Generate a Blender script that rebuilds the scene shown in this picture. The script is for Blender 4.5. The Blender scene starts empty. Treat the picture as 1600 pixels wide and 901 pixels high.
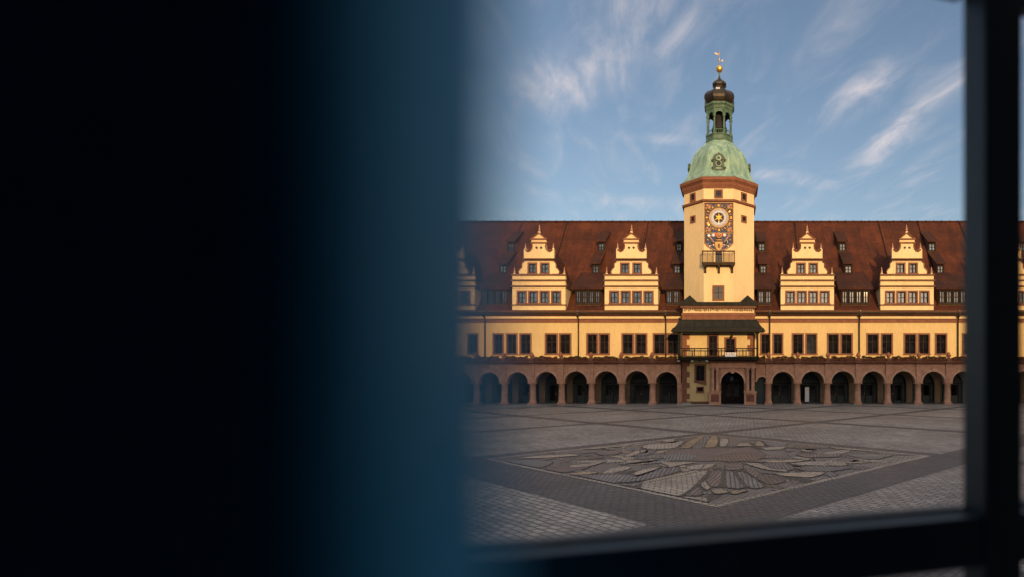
import bpy, bmesh, math, random
from mathutils import Vector, Matrix
R = math.radians
rnd = random.Random(11)
S = bpy.context.scene
C = S.collection

# ------------------------------------------------------------------ camera
EYE = 3.46                     # first floor window, metres above the square
F = 930.0                      # focal length in photo pixels (1600 wide)
CX, CY = 1145.0, 584.0         # principal point (shift lens)
cd = bpy.data.cameras.new('camera')
cam = bpy.data.objects.new('camera', cd); C.objects.link(cam)
cam.location = (0, 0, EYE); cam.rotation_euler = (R(90), 0, 0)
cd.sensor_width = 36; cd.lens = F / 1600 * 36
cd.shift_x = (800 - CX) / 1600; cd.shift_y = (CY - 450.5) / 1600
cd.clip_start = 0.01; cd.clip_end = 3000
cd.dof.use_dof = True; cd.dof.focus_distance = 69; cd.dof.aperture_fstop = 1.65
S.camera = cam
S.render.resolution_x, S.render.resolution_y = 1024, 576

# ------------------------------------------------------------------ light
SUN_EL, SUN_AZ = 8.6, 13.0     # low evening sun behind the camera, to its right
sd = Vector((math.sin(R(SUN_AZ)) * math.cos(R(SUN_EL)), -math.cos(R(SUN_AZ)) * math.cos(R(SUN_EL)), math.sin(R(SUN_EL))))
sl = bpy.data.lights.new('sun', 'SUN'); so = bpy.data.objects.new('sun', sl); C.objects.link(so)
sl.energy = 2.35; sl.angle = R(0.6); sl.color = (1.0, 0.63, 0.29)
so.rotation_euler = sd.to_track_quat('Z', 'Y').to_euler(); so.location = (20, -40, 40)
W = bpy.data.worlds.new('World'); S.world = W; W.use_nodes = True
wt = W.node_tree; wt.nodes.clear()
def wn(t, **k):
    n = wt.nodes.new(t)
    for a, b in k.items(): setattr(n, a, b)
    return n
def wmath(op, a, b=None, c=None):
    n = wn('ShaderNodeMath', operation=op)
    for i, v in enumerate((a, b, c)):
        if v is None: continue
        if isinstance(v, (int, float)): n.inputs[i].default_value = v
        else: wt.links.new(v, n.inputs[i])
    return n.outputs[0]
sky = wn('ShaderNodeTexSky', sky_type='NISHITA', sun_disc=False, sun_elevation=R(SUN_EL), sun_rotation=R(180 - SUN_AZ),
         air_density=1.0, dust_density=1.6, ozone_density=2.0)
tc = wn('ShaderNodeTexCoord'); sx = wn('ShaderNodeSeparateXYZ'); wt.links.new(tc.outputs['Generated'], sx.inputs[0])
zc = wmath('MAXIMUM', sx.outputs[2], 0.03)
pu = wmath('DIVIDE', sx.outputs[0], zc); pv = wmath('DIVIDE', sx.outputs[1], zc)   # position on a flat cloud layer
# streak frame: along the wind, across the wind
wa = R(14)
al = wmath('ADD', wmath('MULTIPLY', pu, math.sin(wa)), wmath('MULTIPLY', pv, -math.cos(wa)))
ac = wmath('ADD', wmath('MULTIPLY', pu, math.cos(wa)), wmath('MULTIPLY', pv, math.sin(wa)))
cb = wn('ShaderNodeCombineXYZ'); wt.links.new(wmath('MULTIPLY', al, 1.1), cb.inputs[0]); wt.links.new(wmath('MULTIPLY', ac, 3.4), cb.inputs[1])
def wnoise(vec, sc, det, rough, dist=0.0):
    n = wn('ShaderNodeTexNoise'); n.inputs['Scale'].default_value = sc; n.inputs['Detail'].default_value = det
    n.inputs['Roughness'].default_value = rough; n.inputs['Distortion'].default_value = dist
    wt.links.new(vec, n.inputs['Vector']); return n.outputs['Fac']
n1 = wnoise(cb.outputs[0], 1.5, 8, 0.56, 0.8)
n2 = wnoise(cb.outputs[0], 6.0, 6, 0.6, 0.5)
cb2 = wn('ShaderNodeCombineXYZ'); wt.links.new(pu, cb2.inputs[0]); wt.links.new(pv, cb2.inputs[1])
n3 = wnoise(cb2.outputs[0], 1.3, 4, 0.5, 0.4)
def smooth(v, a, b):
    m = wn('ShaderNodeMapRange', interpolation_type='SMOOTHSTEP'); wt.links.new(v, m.inputs[0])
    m.inputs[1].default_value = a; m.inputs[2].default_value = b; return m.outputs[0]
def patch(u0, v0, ang, la, lc):
    """a soft elongated patch of cirrus on the cloud layer"""
    du = wmath('SUBTRACT', pu, u0); dv = wmath('SUBTRACT', pv, v0); s, c = math.sin(ang), math.cos(ang)
    a = wmath('DIVIDE', wmath('ADD', wmath('MULTIPLY', du, s), wmath('MULTIPLY', dv, c)), la)
    b = wmath('DIVIDE', wmath('SUBTRACT', wmath('MULTIPLY', du, c), wmath('MULTIPLY', dv, s)), lc)
    b = wmath('ADD', b, wmath('MULTIPLY', wmath('SUBTRACT', n3, 0.5), 1.6))
    r = wmath('SQRT', wmath('ADD', wmath('MULTIPLY', a, a), wmath('MULTIPLY', b, b)))
    return smooth(r, 1.0, 0.0)
pt = None
for (q, wgt) in (((0.69, 2.45, R(-9), 0.72, 0.17), 0.75), ((0.46, 2.15, R(-11), 0.42, 0.12), 0.65), ((-0.52, 2.02, R(-35), 0.5, 0.22), 0.75),
                 ((-0.25, 1.72, R(-30), 0.4, 0.16), 0.7), ((0.25, 3.05, R(60), 0.45, 0.16), 0.55), ((-0.4, 3.5, R(75), 0.7, 0.25), 0.4),
                 ((0.28, 1.75, R(-12), 0.5, 0.12), 0.4), ((-0.3, 2.55, R(80), 0.2, 0.1), 0.35), ((0.95, 2.6, R(-15), 0.5, 0.08), 0.5)):
    p_ = wmath('MULTIPLY', patch(*q), wgt)
    pt = p_ if pt is None else wmath('MAXIMUM', pt, p_)
dens = wmath('MULTIPLY', wmath('ADD', wmath('MULTIPLY', n1, 0.85), wmath('MULTIPLY', n2, 0.15)), 1.0)
wisps = wmath('MULTIPLY', smooth(dens, 0.45, 0.80), 0.26)
cl = wmath('ADD', wmath('MULTIPLY', pt, smooth(dens, 0.28, 0.74)), wisps)
cl = wmath('MULTIPLY', wmath('MINIMUM', cl, 1.0), smooth(sx.outputs[2], 0.02, 0.2))
grade = wn('ShaderNodeMix', data_type='RGBA', blend_type='MULTIPLY'); grade.inputs[0].default_value = 1.0
wt.links.new(sky.outputs[0], grade.inputs[6]); grade.inputs[7].default_value = (1.06, 0.92, 0.87, 1)
mixc = wn('ShaderNodeMix', data_type='RGBA'); wt.links.new(wmath('MULTIPLY', cl, 0.9), mixc.inputs[0]); wt.links.new(grade.outputs[2], mixc.inputs[6])
mixc.inputs[7].default_value = (4.9, 4.3, 4.2, 1)
fill_veil = wn('ShaderNodeMix', data_type='RGBA')      # overhead cloud out of view, added to raise the ambient light
wt.links.new(wmath('MULTIPLY', smooth(sx.outputs[2], 0.56, 0.82), wmath('ADD', 0.35, wmath('MULTIPLY', n3, 0.7))), fill_veil.inputs[0]); wt.links.new(mixc.outputs[2], fill_veil.inputs[6])
fill_veil.inputs[7].default_value = (6.3, 5.8, 5.5, 1)
bg = wn('ShaderNodeBackground'); bg.inputs[1].default_value = 0.11
wt.links.new(fill_veil.outputs[2], bg.inputs[0])
wo = wn('ShaderNodeOutputWorld'); wt.links.new(bg.outputs[0], wo.inputs[0])
vs = S.view_settings
vs.view_transform = 'Standard'; vs.look = 'None'; vs.exposure = 0.75; vs.gamma = 1.0; vs.use_curve_mapping = False

# ------------------------------------------------------------------ materials
def mat(name, col, rough=0.8, var=0.15, scale=1.0, col2=None, bump=0.0, bscale=20.0, metal=0.0, spec=0.3, stretch=(1, 1, 1), fine=0.12):
    m = bpy.data.materials.new(name); m.use_nodes = True; t = m.node_tree
    b = t.nodes['Principled BSDF']; b.inputs['Roughness'].default_value = rough; b.inputs['Metallic'].default_value = metal
    b.inputs['Specular IOR Level'].default_value = spec
    co = t.nodes.new('ShaderNodeTexCoord'); mp = t.nodes.new('ShaderNodeMapping'); mp.inputs['Scale'].default_value = stretch
    t.links.new(co.outputs['Object'], mp.inputs[0])
    n = t.nodes.new('ShaderNodeTexNoise'); n.inputs['Scale'].default_value = scale; n.inputs['Detail'].default_value = 7; n.inputs['Roughness'].default_value = 0.62
    t.links.new(mp.outputs[0], n.inputs['Vector'])
    r = t.nodes.new('ShaderNodeValToRGB'); r.color_ramp.elements[0].position = 0.32; r.color_ramp.elements[1].position = 0.68
    c2 = col2 or tuple(min(1, c * (1 + var)) for c in col); c1 = col if col2 else tuple(c * (1 - var) for c in col)
    r.color_ramp.elements[0].color = (*c1, 1); r.color_ramp.elements[1].color = (*c2, 1)
    t.links.new(n.outputs['Fac'], r.inputs[0])
    n2 = t.nodes.new('ShaderNodeTexNoise'); n2.inputs['Scale'].default_value = scale * 9; n2.inputs['Detail'].default_value = 4
    t.links.new(mp.outputs[0], n2.inputs['Vector'])
    h = t.nodes.new('ShaderNodeHueSaturation'); t.links.new(r.outputs[0], h.inputs['Color'])
    mr = t.nodes.new('ShaderNodeMapRange'); mr.inputs[1].default_value = .3; mr.inputs[2].default_value = .7; mr.inputs[3].default_value = 1 - fine; mr.inputs[4].default_value = 1 + fine
    t.links.new(n2.outputs['Fac'], mr.inputs[0]); t.links.new(mr.outputs[0], h.inputs['Value'])
    t.links.new(h.outputs[0], b.inputs['Base Color'])
    if bump:
        n3 = t.nodes.new('ShaderNodeTexNoise'); n3.inputs['Scale'].default_value = bscale; n3.inputs['Detail'].default_value = 4
        t.links.new(mp.outputs[0], n3.inputs['Vector'])
        bp = t.nodes.new('ShaderNodeBump'); bp.inputs['Strength'].default_value = bump; bp.inputs['Distance'].default_value = 0.03
        t.links.new(n3.outputs['Fac'], bp.inputs['Height']); t.links.new(bp.outputs[0], b.inputs['Normal'])
    return m
ROT = math.atan2(0.67, -0.742)    # direction of the paving rows
def setts(name, c1, c2, mortar, bw=0.44, rh=0.26, rot=ROT, warm=0.1, ms=0.022):
    m = bpy.data.materials.new(name); m.use_nodes = True; t = m.node_tree; b = t.nodes['Principled BSDF']
    b.inputs['Roughness'].default_value = 0.48; b.inputs['Specular IOR Level'].default_value = 0.5
    co = t.nodes.new('ShaderNodeTexCoord'); mp = t.nodes.new('ShaderNodeMapping'); mp.inputs['Rotation'].default_value = (0, 0, -rot)
    t.links.new(co.outputs['Object'], mp.inputs[0])
    wob = t.nodes.new('ShaderNodeTexNoise'); wob.inputs['Scale'].default_value = 0.9; wob.inputs['Detail'].default_value = 3
    t.links.new(mp.outputs[0], wob.inputs['Vector'])
    va = t.nodes.new('ShaderNodeVectorMath'); va.operation = 'MULTIPLY_ADD'; va.inputs[1].default_value = (0.12, 0.12, 0)
    t.links.new(wob.outputs['Color'], va.inputs[0]); t.links.new(mp.outputs[0], va.inputs[2])
    br = t.nodes.new('ShaderNodeTexBrick'); br.inputs['Scale'].default_value = 1.0; br.inputs['Brick Width'].default_value = bw; br.inputs['Row Height'].default_value = rh
    br.inputs['Mortar Size'].default_value = ms; br.inputs['Mortar Smooth'].default_value = 0.4; br.inputs['Bias'].default_value = -0.1
    br.inputs['Color1'].default_value = (*c1, 1); br.inputs['Color2'].default_value = (*c2, 1); br.inputs['Mortar'].default_value = (*mortar, 1)
    t.links.new(va.outputs[0], br.inputs['Vector'])
    n = t.nodes.new('ShaderNodeTexNoise'); n.inputs['Scale'].default_value = 0.22; n.inputs['Detail'].default_value = 8; n.inputs['Roughness'].default_value = 0.7
    t.links.new(mp.outputs[0], n.inputs['Vector'])
    mr = t.nodes.new('ShaderNodeMapRange'); mr.inputs[1].default_value = .35; mr.inputs[2].default_value = .65; mr.inputs[3].default_value = .68; mr.inputs[4].default_value = 1.27
    t.links.new(n.outputs['Fac'], mr.inputs[0])
    n4 = t.nodes.new('ShaderNodeTexNoise'); n4.inputs['Scale'].default_value = 5.0; n4.inputs['Detail'].default_value = 5
    t.links.new(mp.outputs[0], n4.inputs['Vector'])
    mr4 = t.nodes.new('ShaderNodeMapRange'); mr4.inputs[1].default_value = .3; mr4.inputs[2].default_value = .7; mr4.inputs[3].default_value = .82; mr4.inputs[4].default_value = 1.18
    t.links.new(n4.outputs['Fac'], mr4.inputs[0])
    mu = t.nodes.new('ShaderNodeMath'); mu.operation = 'MULTIPLY'; t.links.new(mr.outputs[0], mu.inputs[0]); t.links.new(mr4.outputs[0], mu.inputs[1])
    h = t.nodes.new('ShaderNodeHueSaturation'); t.links.new(br.outputs['Color'], h.inputs['Color']); t.links.new(mu.outputs[0], h.inputs['Value'])
    t.links.new(h.outputs[0], b.inputs['Base Color'])
    sub = t.nodes.new('ShaderNodeMath'); sub.operation = 'MULTIPLY_ADD'; sub.inputs[1].default_value = -1.0
    t.links.new(br.outputs['Fac'], sub.inputs[0]); t.links.new(n4.outputs['Fac'], sub.inputs[2])
    bp = t.nodes.new('ShaderNodeBump'); bp.inputs['Strength'].default_value = 0.9; bp.inputs['Distance'].default_value = 0.035
    t.links.new(sub.outputs[0], bp.inputs['Height']); t.links.new(bp.outputs[0], b.inputs['Normal'])
    return m
def tiles(name, c1, c2, c3):
    """old clay plain tiles: courses, blotches and vertical weather streaks"""
    m = bpy.data.materials.new(name); m.use_nodes = True; t = m.node_tree; b = t.nodes['Principled BSDF']
    b.inputs['Roughness'].default_value = 0.85; b.inputs['Specular IOR Level'].default_value = 0.2
    co = t.nodes.new('ShaderNodeTexCoord')
    def noise(sc, st, det=6, rough=.6):
        mp = t.nodes.new('ShaderNodeMapping'); mp.inputs['Scale'].default_value = st; t.links.new(co.outputs['Object'], mp.inputs[0])
        n = t.nodes.new('ShaderNodeTexNoise'); n.inputs['Scale'].default_value = sc; n.inputs['Detail'].default_value = det; n.inputs['Roughness'].default_value = rough
        t.links.new(mp.outputs[0], n.inputs['Vector']); return n.outputs['Fac']
    a = noise(0.35, (1, 1, 1), 9, .68); bb = noise(1.1, (1.6, .25, .25), 6); cc = noise(5.0, (1, 1, 1.6), 3)
    r = t.nodes.new('ShaderNodeValToRGB'); e = r.color_ramp.elements
    e[0].position = .33; e[0].color = (*c1, 1); e[1].position = .66; e[1].color = (*c3, 1); x = e.new(.5); x.color = (*c2, 1)
    ad = t.nodes.new('ShaderNodeMath'); ad.operation = 'ADD'; t.links.new(a, ad.inputs[0])
    m2 = t.nodes.new('ShaderNodeMath'); m2.operation = 'MULTIPLY_ADD'; t.links.new(bb, m2.inputs[0]); m2.inputs[1].default_value = .5; m2.inputs[2].default_value = -.25
    t.links.new(m2.outputs[0], ad.inputs[1]); t.links.new(ad.outputs[0], r.inputs[0])
    mr = t.nodes.new('ShaderNodeMapRange'); mr.inputs[1].default_value = .3; mr.inputs[2].default_value = .7; mr.inputs[3].default_value = .72; mr.inputs[4].default_value = 1.28
    t.links.new(cc, mr.inputs[0])
    h = t.nodes.new('ShaderNodeHueSaturation'); t.links.new(r.outputs[0], h.inputs['Color']); t.links.new(mr.outputs[0], h.inputs['Value']); t.links.new(h.outputs[0], b.inputs['Base Color'])
    wv = t.nodes.new('ShaderNodeTexWave'); wv.bands_direction = 'Z'; wv.wave_profile = 'SAW'; wv.inputs['Scale'].default_value = 1.1; wv.inputs['Distortion'].default_value = .6
    t.links.new(co.outputs['Object'], wv.inputs['Vector'])
    bp = t.nodes.new('ShaderNodeBump'); bp.inputs['Strength'].default_value = .5; bp.inputs['Distance'].default_value = .05
    ad2 = t.nodes.new('ShaderNodeMath'); ad2.operation = 'ADD'; t.links.new(wv.outputs['Fac'], ad2.inputs[0]); t.links.new(cc, ad2.inputs[1])
    t.links.new(ad2.outputs[0], bp.inputs['Height']); t.links.new(bp.outputs[0], b.inputs['Normal'])
    return m
def glass(name, col, rough=0.03, wob=0.012):
    m = bpy.data.materials.new(name); m.use_nodes = True; t = m.node_tree; b = t.nodes['Principled BSDF']
    b.inputs['Roughness'].default_value = rough; b.inputs['Specular IOR Level'].default_value = 0.5; b.inputs['IOR'].default_value = 1.5
    co = t.nodes.new('ShaderNodeTexCoord'); n = t.nodes.new('ShaderNodeTexNoise'); n.inputs['Scale'].default_value = 1.4; n.inputs['Detail'].default_value = 3
    t.links.new(co.outputs['Object'], n.inputs['Vector'])
    r = t.nodes.new('ShaderNodeValToRGB'); r.color_ramp.elements[0].position = .38; r.color_ramp.elements[1].position = .66
    r.color_ramp.elements[0].color = (*(c * .45 for c in col), 1); r.color_ramp.elements[1].color = (*(c * 1.5 for c in col), 1)
    t.links.new(n.outputs['Fac'], r.inputs[0]); t.links.new(r.outputs[0], b.inputs['Base Color'])
    bp = t.nodes.new('ShaderNodeBump'); bp.inputs['Strength'].default_value = wob; bp.inputs['Distance'].default_value = .05
    t.links.new(n.outputs['Fac'], bp.inputs['Height']); t.links.new(bp.outputs[0], b.inputs['Normal'])
    return m
M = dict(
    cream=mat('cream_plaster', (.54, .405, .195), .9, .07, .5, bump=.15, stretch=(1.2, 1.2, .3), fine=.07),
    palecream=mat('pale_cream_plaster', (.63, .50, .29), .9, .07, .6, bump=.1, stretch=(1.2, 1.2, .3), fine=.06),
    frame=mat('window_porphyry', (.17, .078, .052), .85, .2, 1.5, bump=.2),
    lightpink=mat('pale_porphyry', (.53, .31, .21), .85, .18, 1.6, bump=.2),
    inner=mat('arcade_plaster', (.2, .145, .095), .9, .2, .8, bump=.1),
    pink=mat('red_porphyry', (.47, .255, .165), .85, .22, 1.6, bump=.25),
    darkpink=mat('dark_porphyry', (.18, .076, .046), .85, .2, 1.5, bump=.25),
    brown=mat('brown_stone_trim', (.13, .062, .036), .8, .2, 2.0),
    roof=tiles('clay_tiles', (.038, .0135, .009), (.062, .0195, .0105), (.095, .029, .0135)),
    roofdark=tiles('clay_tiles_old', (.026, .011, .008), (.04, .0145, .0095), (.06, .02, .011)),
    slate=mat('dark_metal_roofing', (.021, .021, .018), .8, .35, 1.2, metal=.0, spec=.1, stretch=(3, 1, .4)),
    copper=mat('green_copper', (.095, .21, .175), .6, .3, 1.3, col2=(.29, .43, .35), stretch=(1.6, 1.6, .28), spec=.35),
    deepcopper=mat('sooty_copper', (.03, .05, .04), .6, .35, 1.6, col2=(.07, .11, .085), stretch=(2, 2, .6)),
    darkcopper=mat('dark_green_copper', (.035, .08, .06), .6, .35, 1.6, col2=(.10, .175, .13), stretch=(2, 2, .6)),
    oldcopper=mat('brown_copper', (.012, .012, .010), .42, .35, 1.3, col2=(.034, .025, .017), stretch=(2, 2, .5), spec=.5, metal=.3),
    gold=mat('gilding', (.80, .48, .12), .32, .1, 3, metal=.85),
    goldpaint=mat('gold_paint', (.34, .21, .075), .5, .2, 4, metal=.2),
    yellow=mat('yellow_gilding', (.78, .46, .06), .45, .1, 4),
    white=mat('white_paint', (.70, .70, .68), .7, .08, 2),
    navy=mat('navy_paint', (.022, .045, .12), .6, .3, 3),
    black=mat('black_paint', (.018, .018, .022), .6, .3, 3),
    dial=mat('dial_paint', (.36, .39, .47), .55, .12, 2.5),
    red=mat('red_paint', (.28, .03, .025), .6, .2, 3),
    flesh=mat('rose_ornament', (.36, .20, .14), .7, .25, 5),
    sash=mat('dark_sash', (.026, .02, .018), .85, .2, 3, spec=.05),
    sashpale=mat('grey_sash', (.026, .027, .032), .85, .2, 3, spec=.05),
    oldwood=mat('weathered_wood', (.055, .04, .025), .85, .3, 3, spec=.05),
    panemid=glass('lit_curtain_pane', (.032, .036, .045)),
    iron=mat('dark_iron', (.02, .019, .018), .8, .2, 4, spec=.1),
    timber=mat('dark_timber', (.022, .018, .014), .85, .3, 2.5, spec=.05, stretch=(1, 1, .3)),
    mesh=mat('weathered_mesh', (.42, .30, .17), .8, .25, 9),
    pane=glass('dark_pane', (.008, .008, .01)),
    panelight=glass('curtained_sky_pane', (.06, .105, .19)),  # pale curtains, with the blue sky reflection put into the glass colour
    pipe=mat('copper_pipe', (.04, .03, .021), .75, .3, 3, spec=.15),
    gateglass=glass('gate_pane', (.022, .026, .03)),
    door=mat('teal_door', (.018, .035, .038), .5, .4, .8, spec=.4, stretch=(2, 1, .5)),
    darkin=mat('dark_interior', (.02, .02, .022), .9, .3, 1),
    leaf=mat('leaf', (.022, .034, .010), .8, .4, 3, col2=(.05, .058, .018)),
    bloom=mat('bloom', (.22, .04, .018), .8, .3, 6),
    trough=mat('planter_trough', (.16, .06, .03), .85, .25, 2),
    soil=mat('soil', (.04, .03, .02), .95, .3, 8),
    step=mat('pale_step', (.30, .28, .26), .85, .15, 2, bump=.2),
    setts=setts('granite_setts', (.335, .308, .278), (.19, .177, .165), (.045, .043, .042), .36, .21),
    band=setts('dark_setts', (.085, .084, .09), (.06, .06, .064), (.024, .024, .025), .3, .18, ROT + math.pi / 2),
    mzfield=setts('mosaic_field', (0.244, 0.215, 0.195), (0.203, 0.182, 0.171), (.05, .045, .042), .22, .14, .3),
    mztan=setts('mosaic_tan', (0.458, 0.387, 0.314), (0.371, 0.312, 0.257), (.06, .05, .045), .34, .2, .1),
    mzcream=setts('mosaic_cream', (0.622, 0.501, 0.384), (0.510, 0.400, 0.303), (.09, .07, .055), .2, .14, .15),
    mzochre=setts('mosaic_ochre', (0.518, 0.379, 0.225), (0.424, 0.299, 0.185), (.08, .06, .04), .2, .14, 1.1),
    mzrose=setts('mosaic_rose', (0.247, 0.186, 0.168), (0.202, 0.156, 0.144), (.05, .04, .038), .2, .14, 1.4),
    mzslate=setts('mosaic_slate', (0.247, 0.236, 0.228), (0.197, 0.192, 0.189), (.05, .05, .05), .2, .14, 1.6),
    mzbrown=setts('mosaic_brown', (0.203, 0.152, 0.122), (0.163, 0.124, 0.103), (.04, .03, .025), .2, .14, .7),
    mzdark=setts('mosaic_outline', (.08, .08, .074), (.065, .066, .062), (.02, .02, .018), .2, .14, .5),
    framepaint=mat('frame_paint', (.021, .034, .047), .42, .15, 30, spec=.5, fine=.1),
    shutter=mat('shutter_paint', (.032, .38, .70), .5, .12, 18, spec=.35, stretch=(1, 1, .2)),
    housewall=mat('house_render', (.22, .20, .17), .9, .12, .5, bump=.1),
    room=mat('room_paint', (.16, .18, .22), .9, .2, 2),
    slateroof=mat('house_roof', (.12, .06, .045), .85, .25, 1.5),
)

# ------------------------------------------------------------------ builders
class MB:
    def __init__(s): s.v = []; s.f = []; s.m = []; s.mats = []; s.sm = []
    def mi(s, m):
        m = M[m] if isinstance(m, str) else m
        if m not in s.mats: s.mats.append(m)
        return s.mats.index(m)
    def add(s, vs, fs, m, smooth=False):
        o = len(s.v); k = s.mi(m); s.v += [tuple(v) for v in vs]
        for f in fs: s.f.append([i + o for i in f]); s.m.append(k); s.sm.append(smooth)
        return s
    def box(s, x0, x1, y0, y1, z0, z1, m):
        vs = [(x, y, z) for z in (z0, z1) for y in (y0, y1) for x in (x0, x1)]
        return s.add(vs, [(0, 2, 3, 1), (4, 5, 7, 6), (0, 1, 5, 4), (2, 6, 7, 3), (0, 4, 6, 2), (1, 3, 7, 5)], m)
    def prism(s, pts, y0, y1, m, back=True):
        """outline in (x, z), counter-clockwise seen from the front, from y0 (front) to y1"""
        n = len(pts); vs = [(x, y0, z) for x, z in pts] + [(x, y1, z) for x, z in pts]
        fs = [tuple(range(n))] + ([tuple(range(2 * n - 1, n - 1, -1))] if back else [])
        fs += [(i, i + n, (i + 1) % n + n, (i + 1) % n) for i in range(n)]
        return s.add(vs, fs, m)
    def xprism(s, pts, x0, x1, m):
        """outline in (y, z) extruded along x"""
        n = len(pts); vs = [(x0, y, z) for y, z in pts] + [(x1, y, z) for y, z in pts]
        fs = [tuple(range(n)), tuple(range(2 * n - 1, n - 1, -1))] + [(i, i + n, (i + 1) % n + n, (i + 1) % n) for i in range(n)]
        return s.add(vs, fs, m)
    def lathe(s, cx, cy, prof, n, m, a0=0.0, smooth=True, cap=True):
        """prof: list of (radius, z)"""
        vs = []; fs = []
        for r, z in prof:
            for k in range(n):
                a = a0 + 2 * math.pi * k / n; vs.append((cx + r * math.cos(a), cy + r * math.sin(a), z))
        for j in range(len(prof) - 1):
            for k in range(n): fs.append((j * n + k, j * n + (k + 1) % n, (j + 1) * n + (k + 1) % n, (j + 1) * n + k))
        if cap: fs += [tuple(range(n - 1, -1, -1)), tuple((len(prof) - 1) * n + k for k in range(n))]
        return s.add(vs, fs, m, smooth)
    def tube(s, a, b, r, m, n=8, r2=None):
        a, b = Vector(a), Vector(b); d = (b - a).normalized(); u = d.orthogonal().normalized(); w = d.cross(u); r2 = r if r2 is None else r2
        vs = []
        for p, q in ((a, r), (b, r2)):
            for k in range(n):
                t = 2 * math.pi * k / n; vs.append(p + u * (q * math.cos(t)) + w * (q * math.sin(t)))
        fs = [(k, (k + 1) % n, n + (k + 1) % n, n + k) for k in range(n)] + [tuple(range(n - 1, -1, -1)), tuple(range(n, 2 * n))]
        return s.add(vs, fs, m, n > 5)
    def disc(s, cx, cz, r, y0, y1, m, n=40, r_in=None):
        """upright disc (or ring) facing the square"""
        if r_in is None:
            return s.prism([(cx + r * math.cos(2 * math.pi * k / n), cz + r * math.sin(2 * math.pi * k / n)) for k in range(n)], y0, y1, m)
        for k in range(n):
            a, b = 2 * math.pi * k / n, 2 * math.pi * (k + 1) / n
            s.prism([(cx + r_in * math.cos(a), cz + r_in * math.sin(a)), (cx + r * math.cos(a), cz + r * math.sin(a)),
                     (cx + r * math.cos(b), cz + r * math.sin(b)), (cx + r_in * math.cos(b), cz + r_in * math.sin(b))], y0, y1, m)
        return s
    def sphere(s, c, r, m, n=12):
        prof = [(max(.001, r * math.sin(math.pi * k / 8)), c[2] - r * math.cos(math.pi * k / 8)) for k in range(9)]
        return s.lathe(c[0], c[1], prof, n, m)
    def strips(s, x0, x1, z0, z1, y0, y1, holes, m):
        """wall with rectangular holes (hx0, hx1, hz0, hz1) that share one z range, made of abutting blocks"""
        if not holes: return s.box(x0, x1, y0, y1, z0, z1, m)
        a, b = holes[0][2], holes[0][3]
        if a > z0: s.box(x0, x1, y0, y1, z0, a, m)
        if z1 > b: s.box(x0, x1, y0, y1, b, z1, m)
        xs = x0
        for h in sorted(holes):
            if h[0] > xs: s.box(xs, h[0], y0, y1, a, b, m)
            xs = h[1]
        if x1 > xs: s.box(xs, x1, y0, y1, a, b, m)
        return s
    def build(s, name, parent=None, rot=None, loc=None):
        me = bpy.data.meshes.new(name); me.from_pydata(s.v, [], s.f)
        for m in s.mats: me.materials.append(m)
        me.polygons.foreach_set('material_index', s.m); me.polygons.foreach_set('use_smooth', s.sm)
        bm = bmesh.new(); bm.from_mesh(me); bmesh.ops.recalc_face_normals(bm, faces=bm.faces); bm.to_mesh(me); bm.free(); me.update()
        o = bpy.data.objects.new(name, me); C.objects.link(o)
        if parent:
            o.parent = parent
            w = Vector(); p = parent
            while p: w += p.location; p = p.parent
            me.transform(Matrix.Translation(-w))
        if rot is not None: o.rotation_euler = rot
        return o
def thing(name, label, cat, loc=(0, 0, 0), group=None):
    o = bpy.data.objects.new(name, None); C.objects.link(o); o.location = loc; o.empty_display_size = .3
    return tag(o, label, cat, group)
def tag(o, label, cat, group=None):
    o['label'] = label; o['category'] = cat
    if group: o['group'] = group
    return o
def struct(o): o['kind'] = 'structure'; return o
def X(px, Y): return (px - CX) * Y / F          # photo measurements taken on a known depth plane
def Z(py, Y): return EYE + (CY - py) * Y / F

# ------------------------------------------------------------------ ground
g = MB(); g.add([(-400, -300, 0), (400, -300, 0), (400, 500, 0), (-400, 500, 0)], [(0, 1, 2, 3)], 'setts')
struct(g.build('ground'))
u1 = Vector((-.742, .67, 0)); u2 = Vector((.67, .742, 0)); MC = Vector((-.9, 24.7, 0))
def P(a, b, z): return MC + u1 * a + u2 * b + Vector((0, 0, z))
def strip(a0, a1, b0, b1, z):
    m = MB(); m.add([P(a0, b0, z), P(a1, b0, z), P(a1, b1, z), P(a0, b1, z)], [(0, 1, 2, 3)], 'band')
    struct(m.build('paving_band'))
for (a0, a1) in ((-31, -30), (-20.2, -19.2), (-8.5, -6.6), (6.6, 7.5), (17.6, 18.5), (28.6, 29.5), (39.6, 40.5)): strip(a0, a1, -40, 48, .004)
for (b0, b1) in ((-31.5, -30.5), (-20.4, -19.4), (-8.8, -6.6), (6.6, 7.5), (17.6, 18.5), (28.6, 29.5), (39.6, 40.5)): strip(-40, 48, b0, b1, .008)
m = MB(); m.box(-60, 50, 66.9, 67.3, -.2, .03, 'step'); struct(m.build('kerb'))
pv_ = MB(); pv_.add([(-60, 67.3, .026), (50, 67.3, .026), (50, 73, .026), (-60, 73, .026)], [(0, 1, 2, 3)], 'setts'); struct(pv_.build('pavement'))

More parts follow.
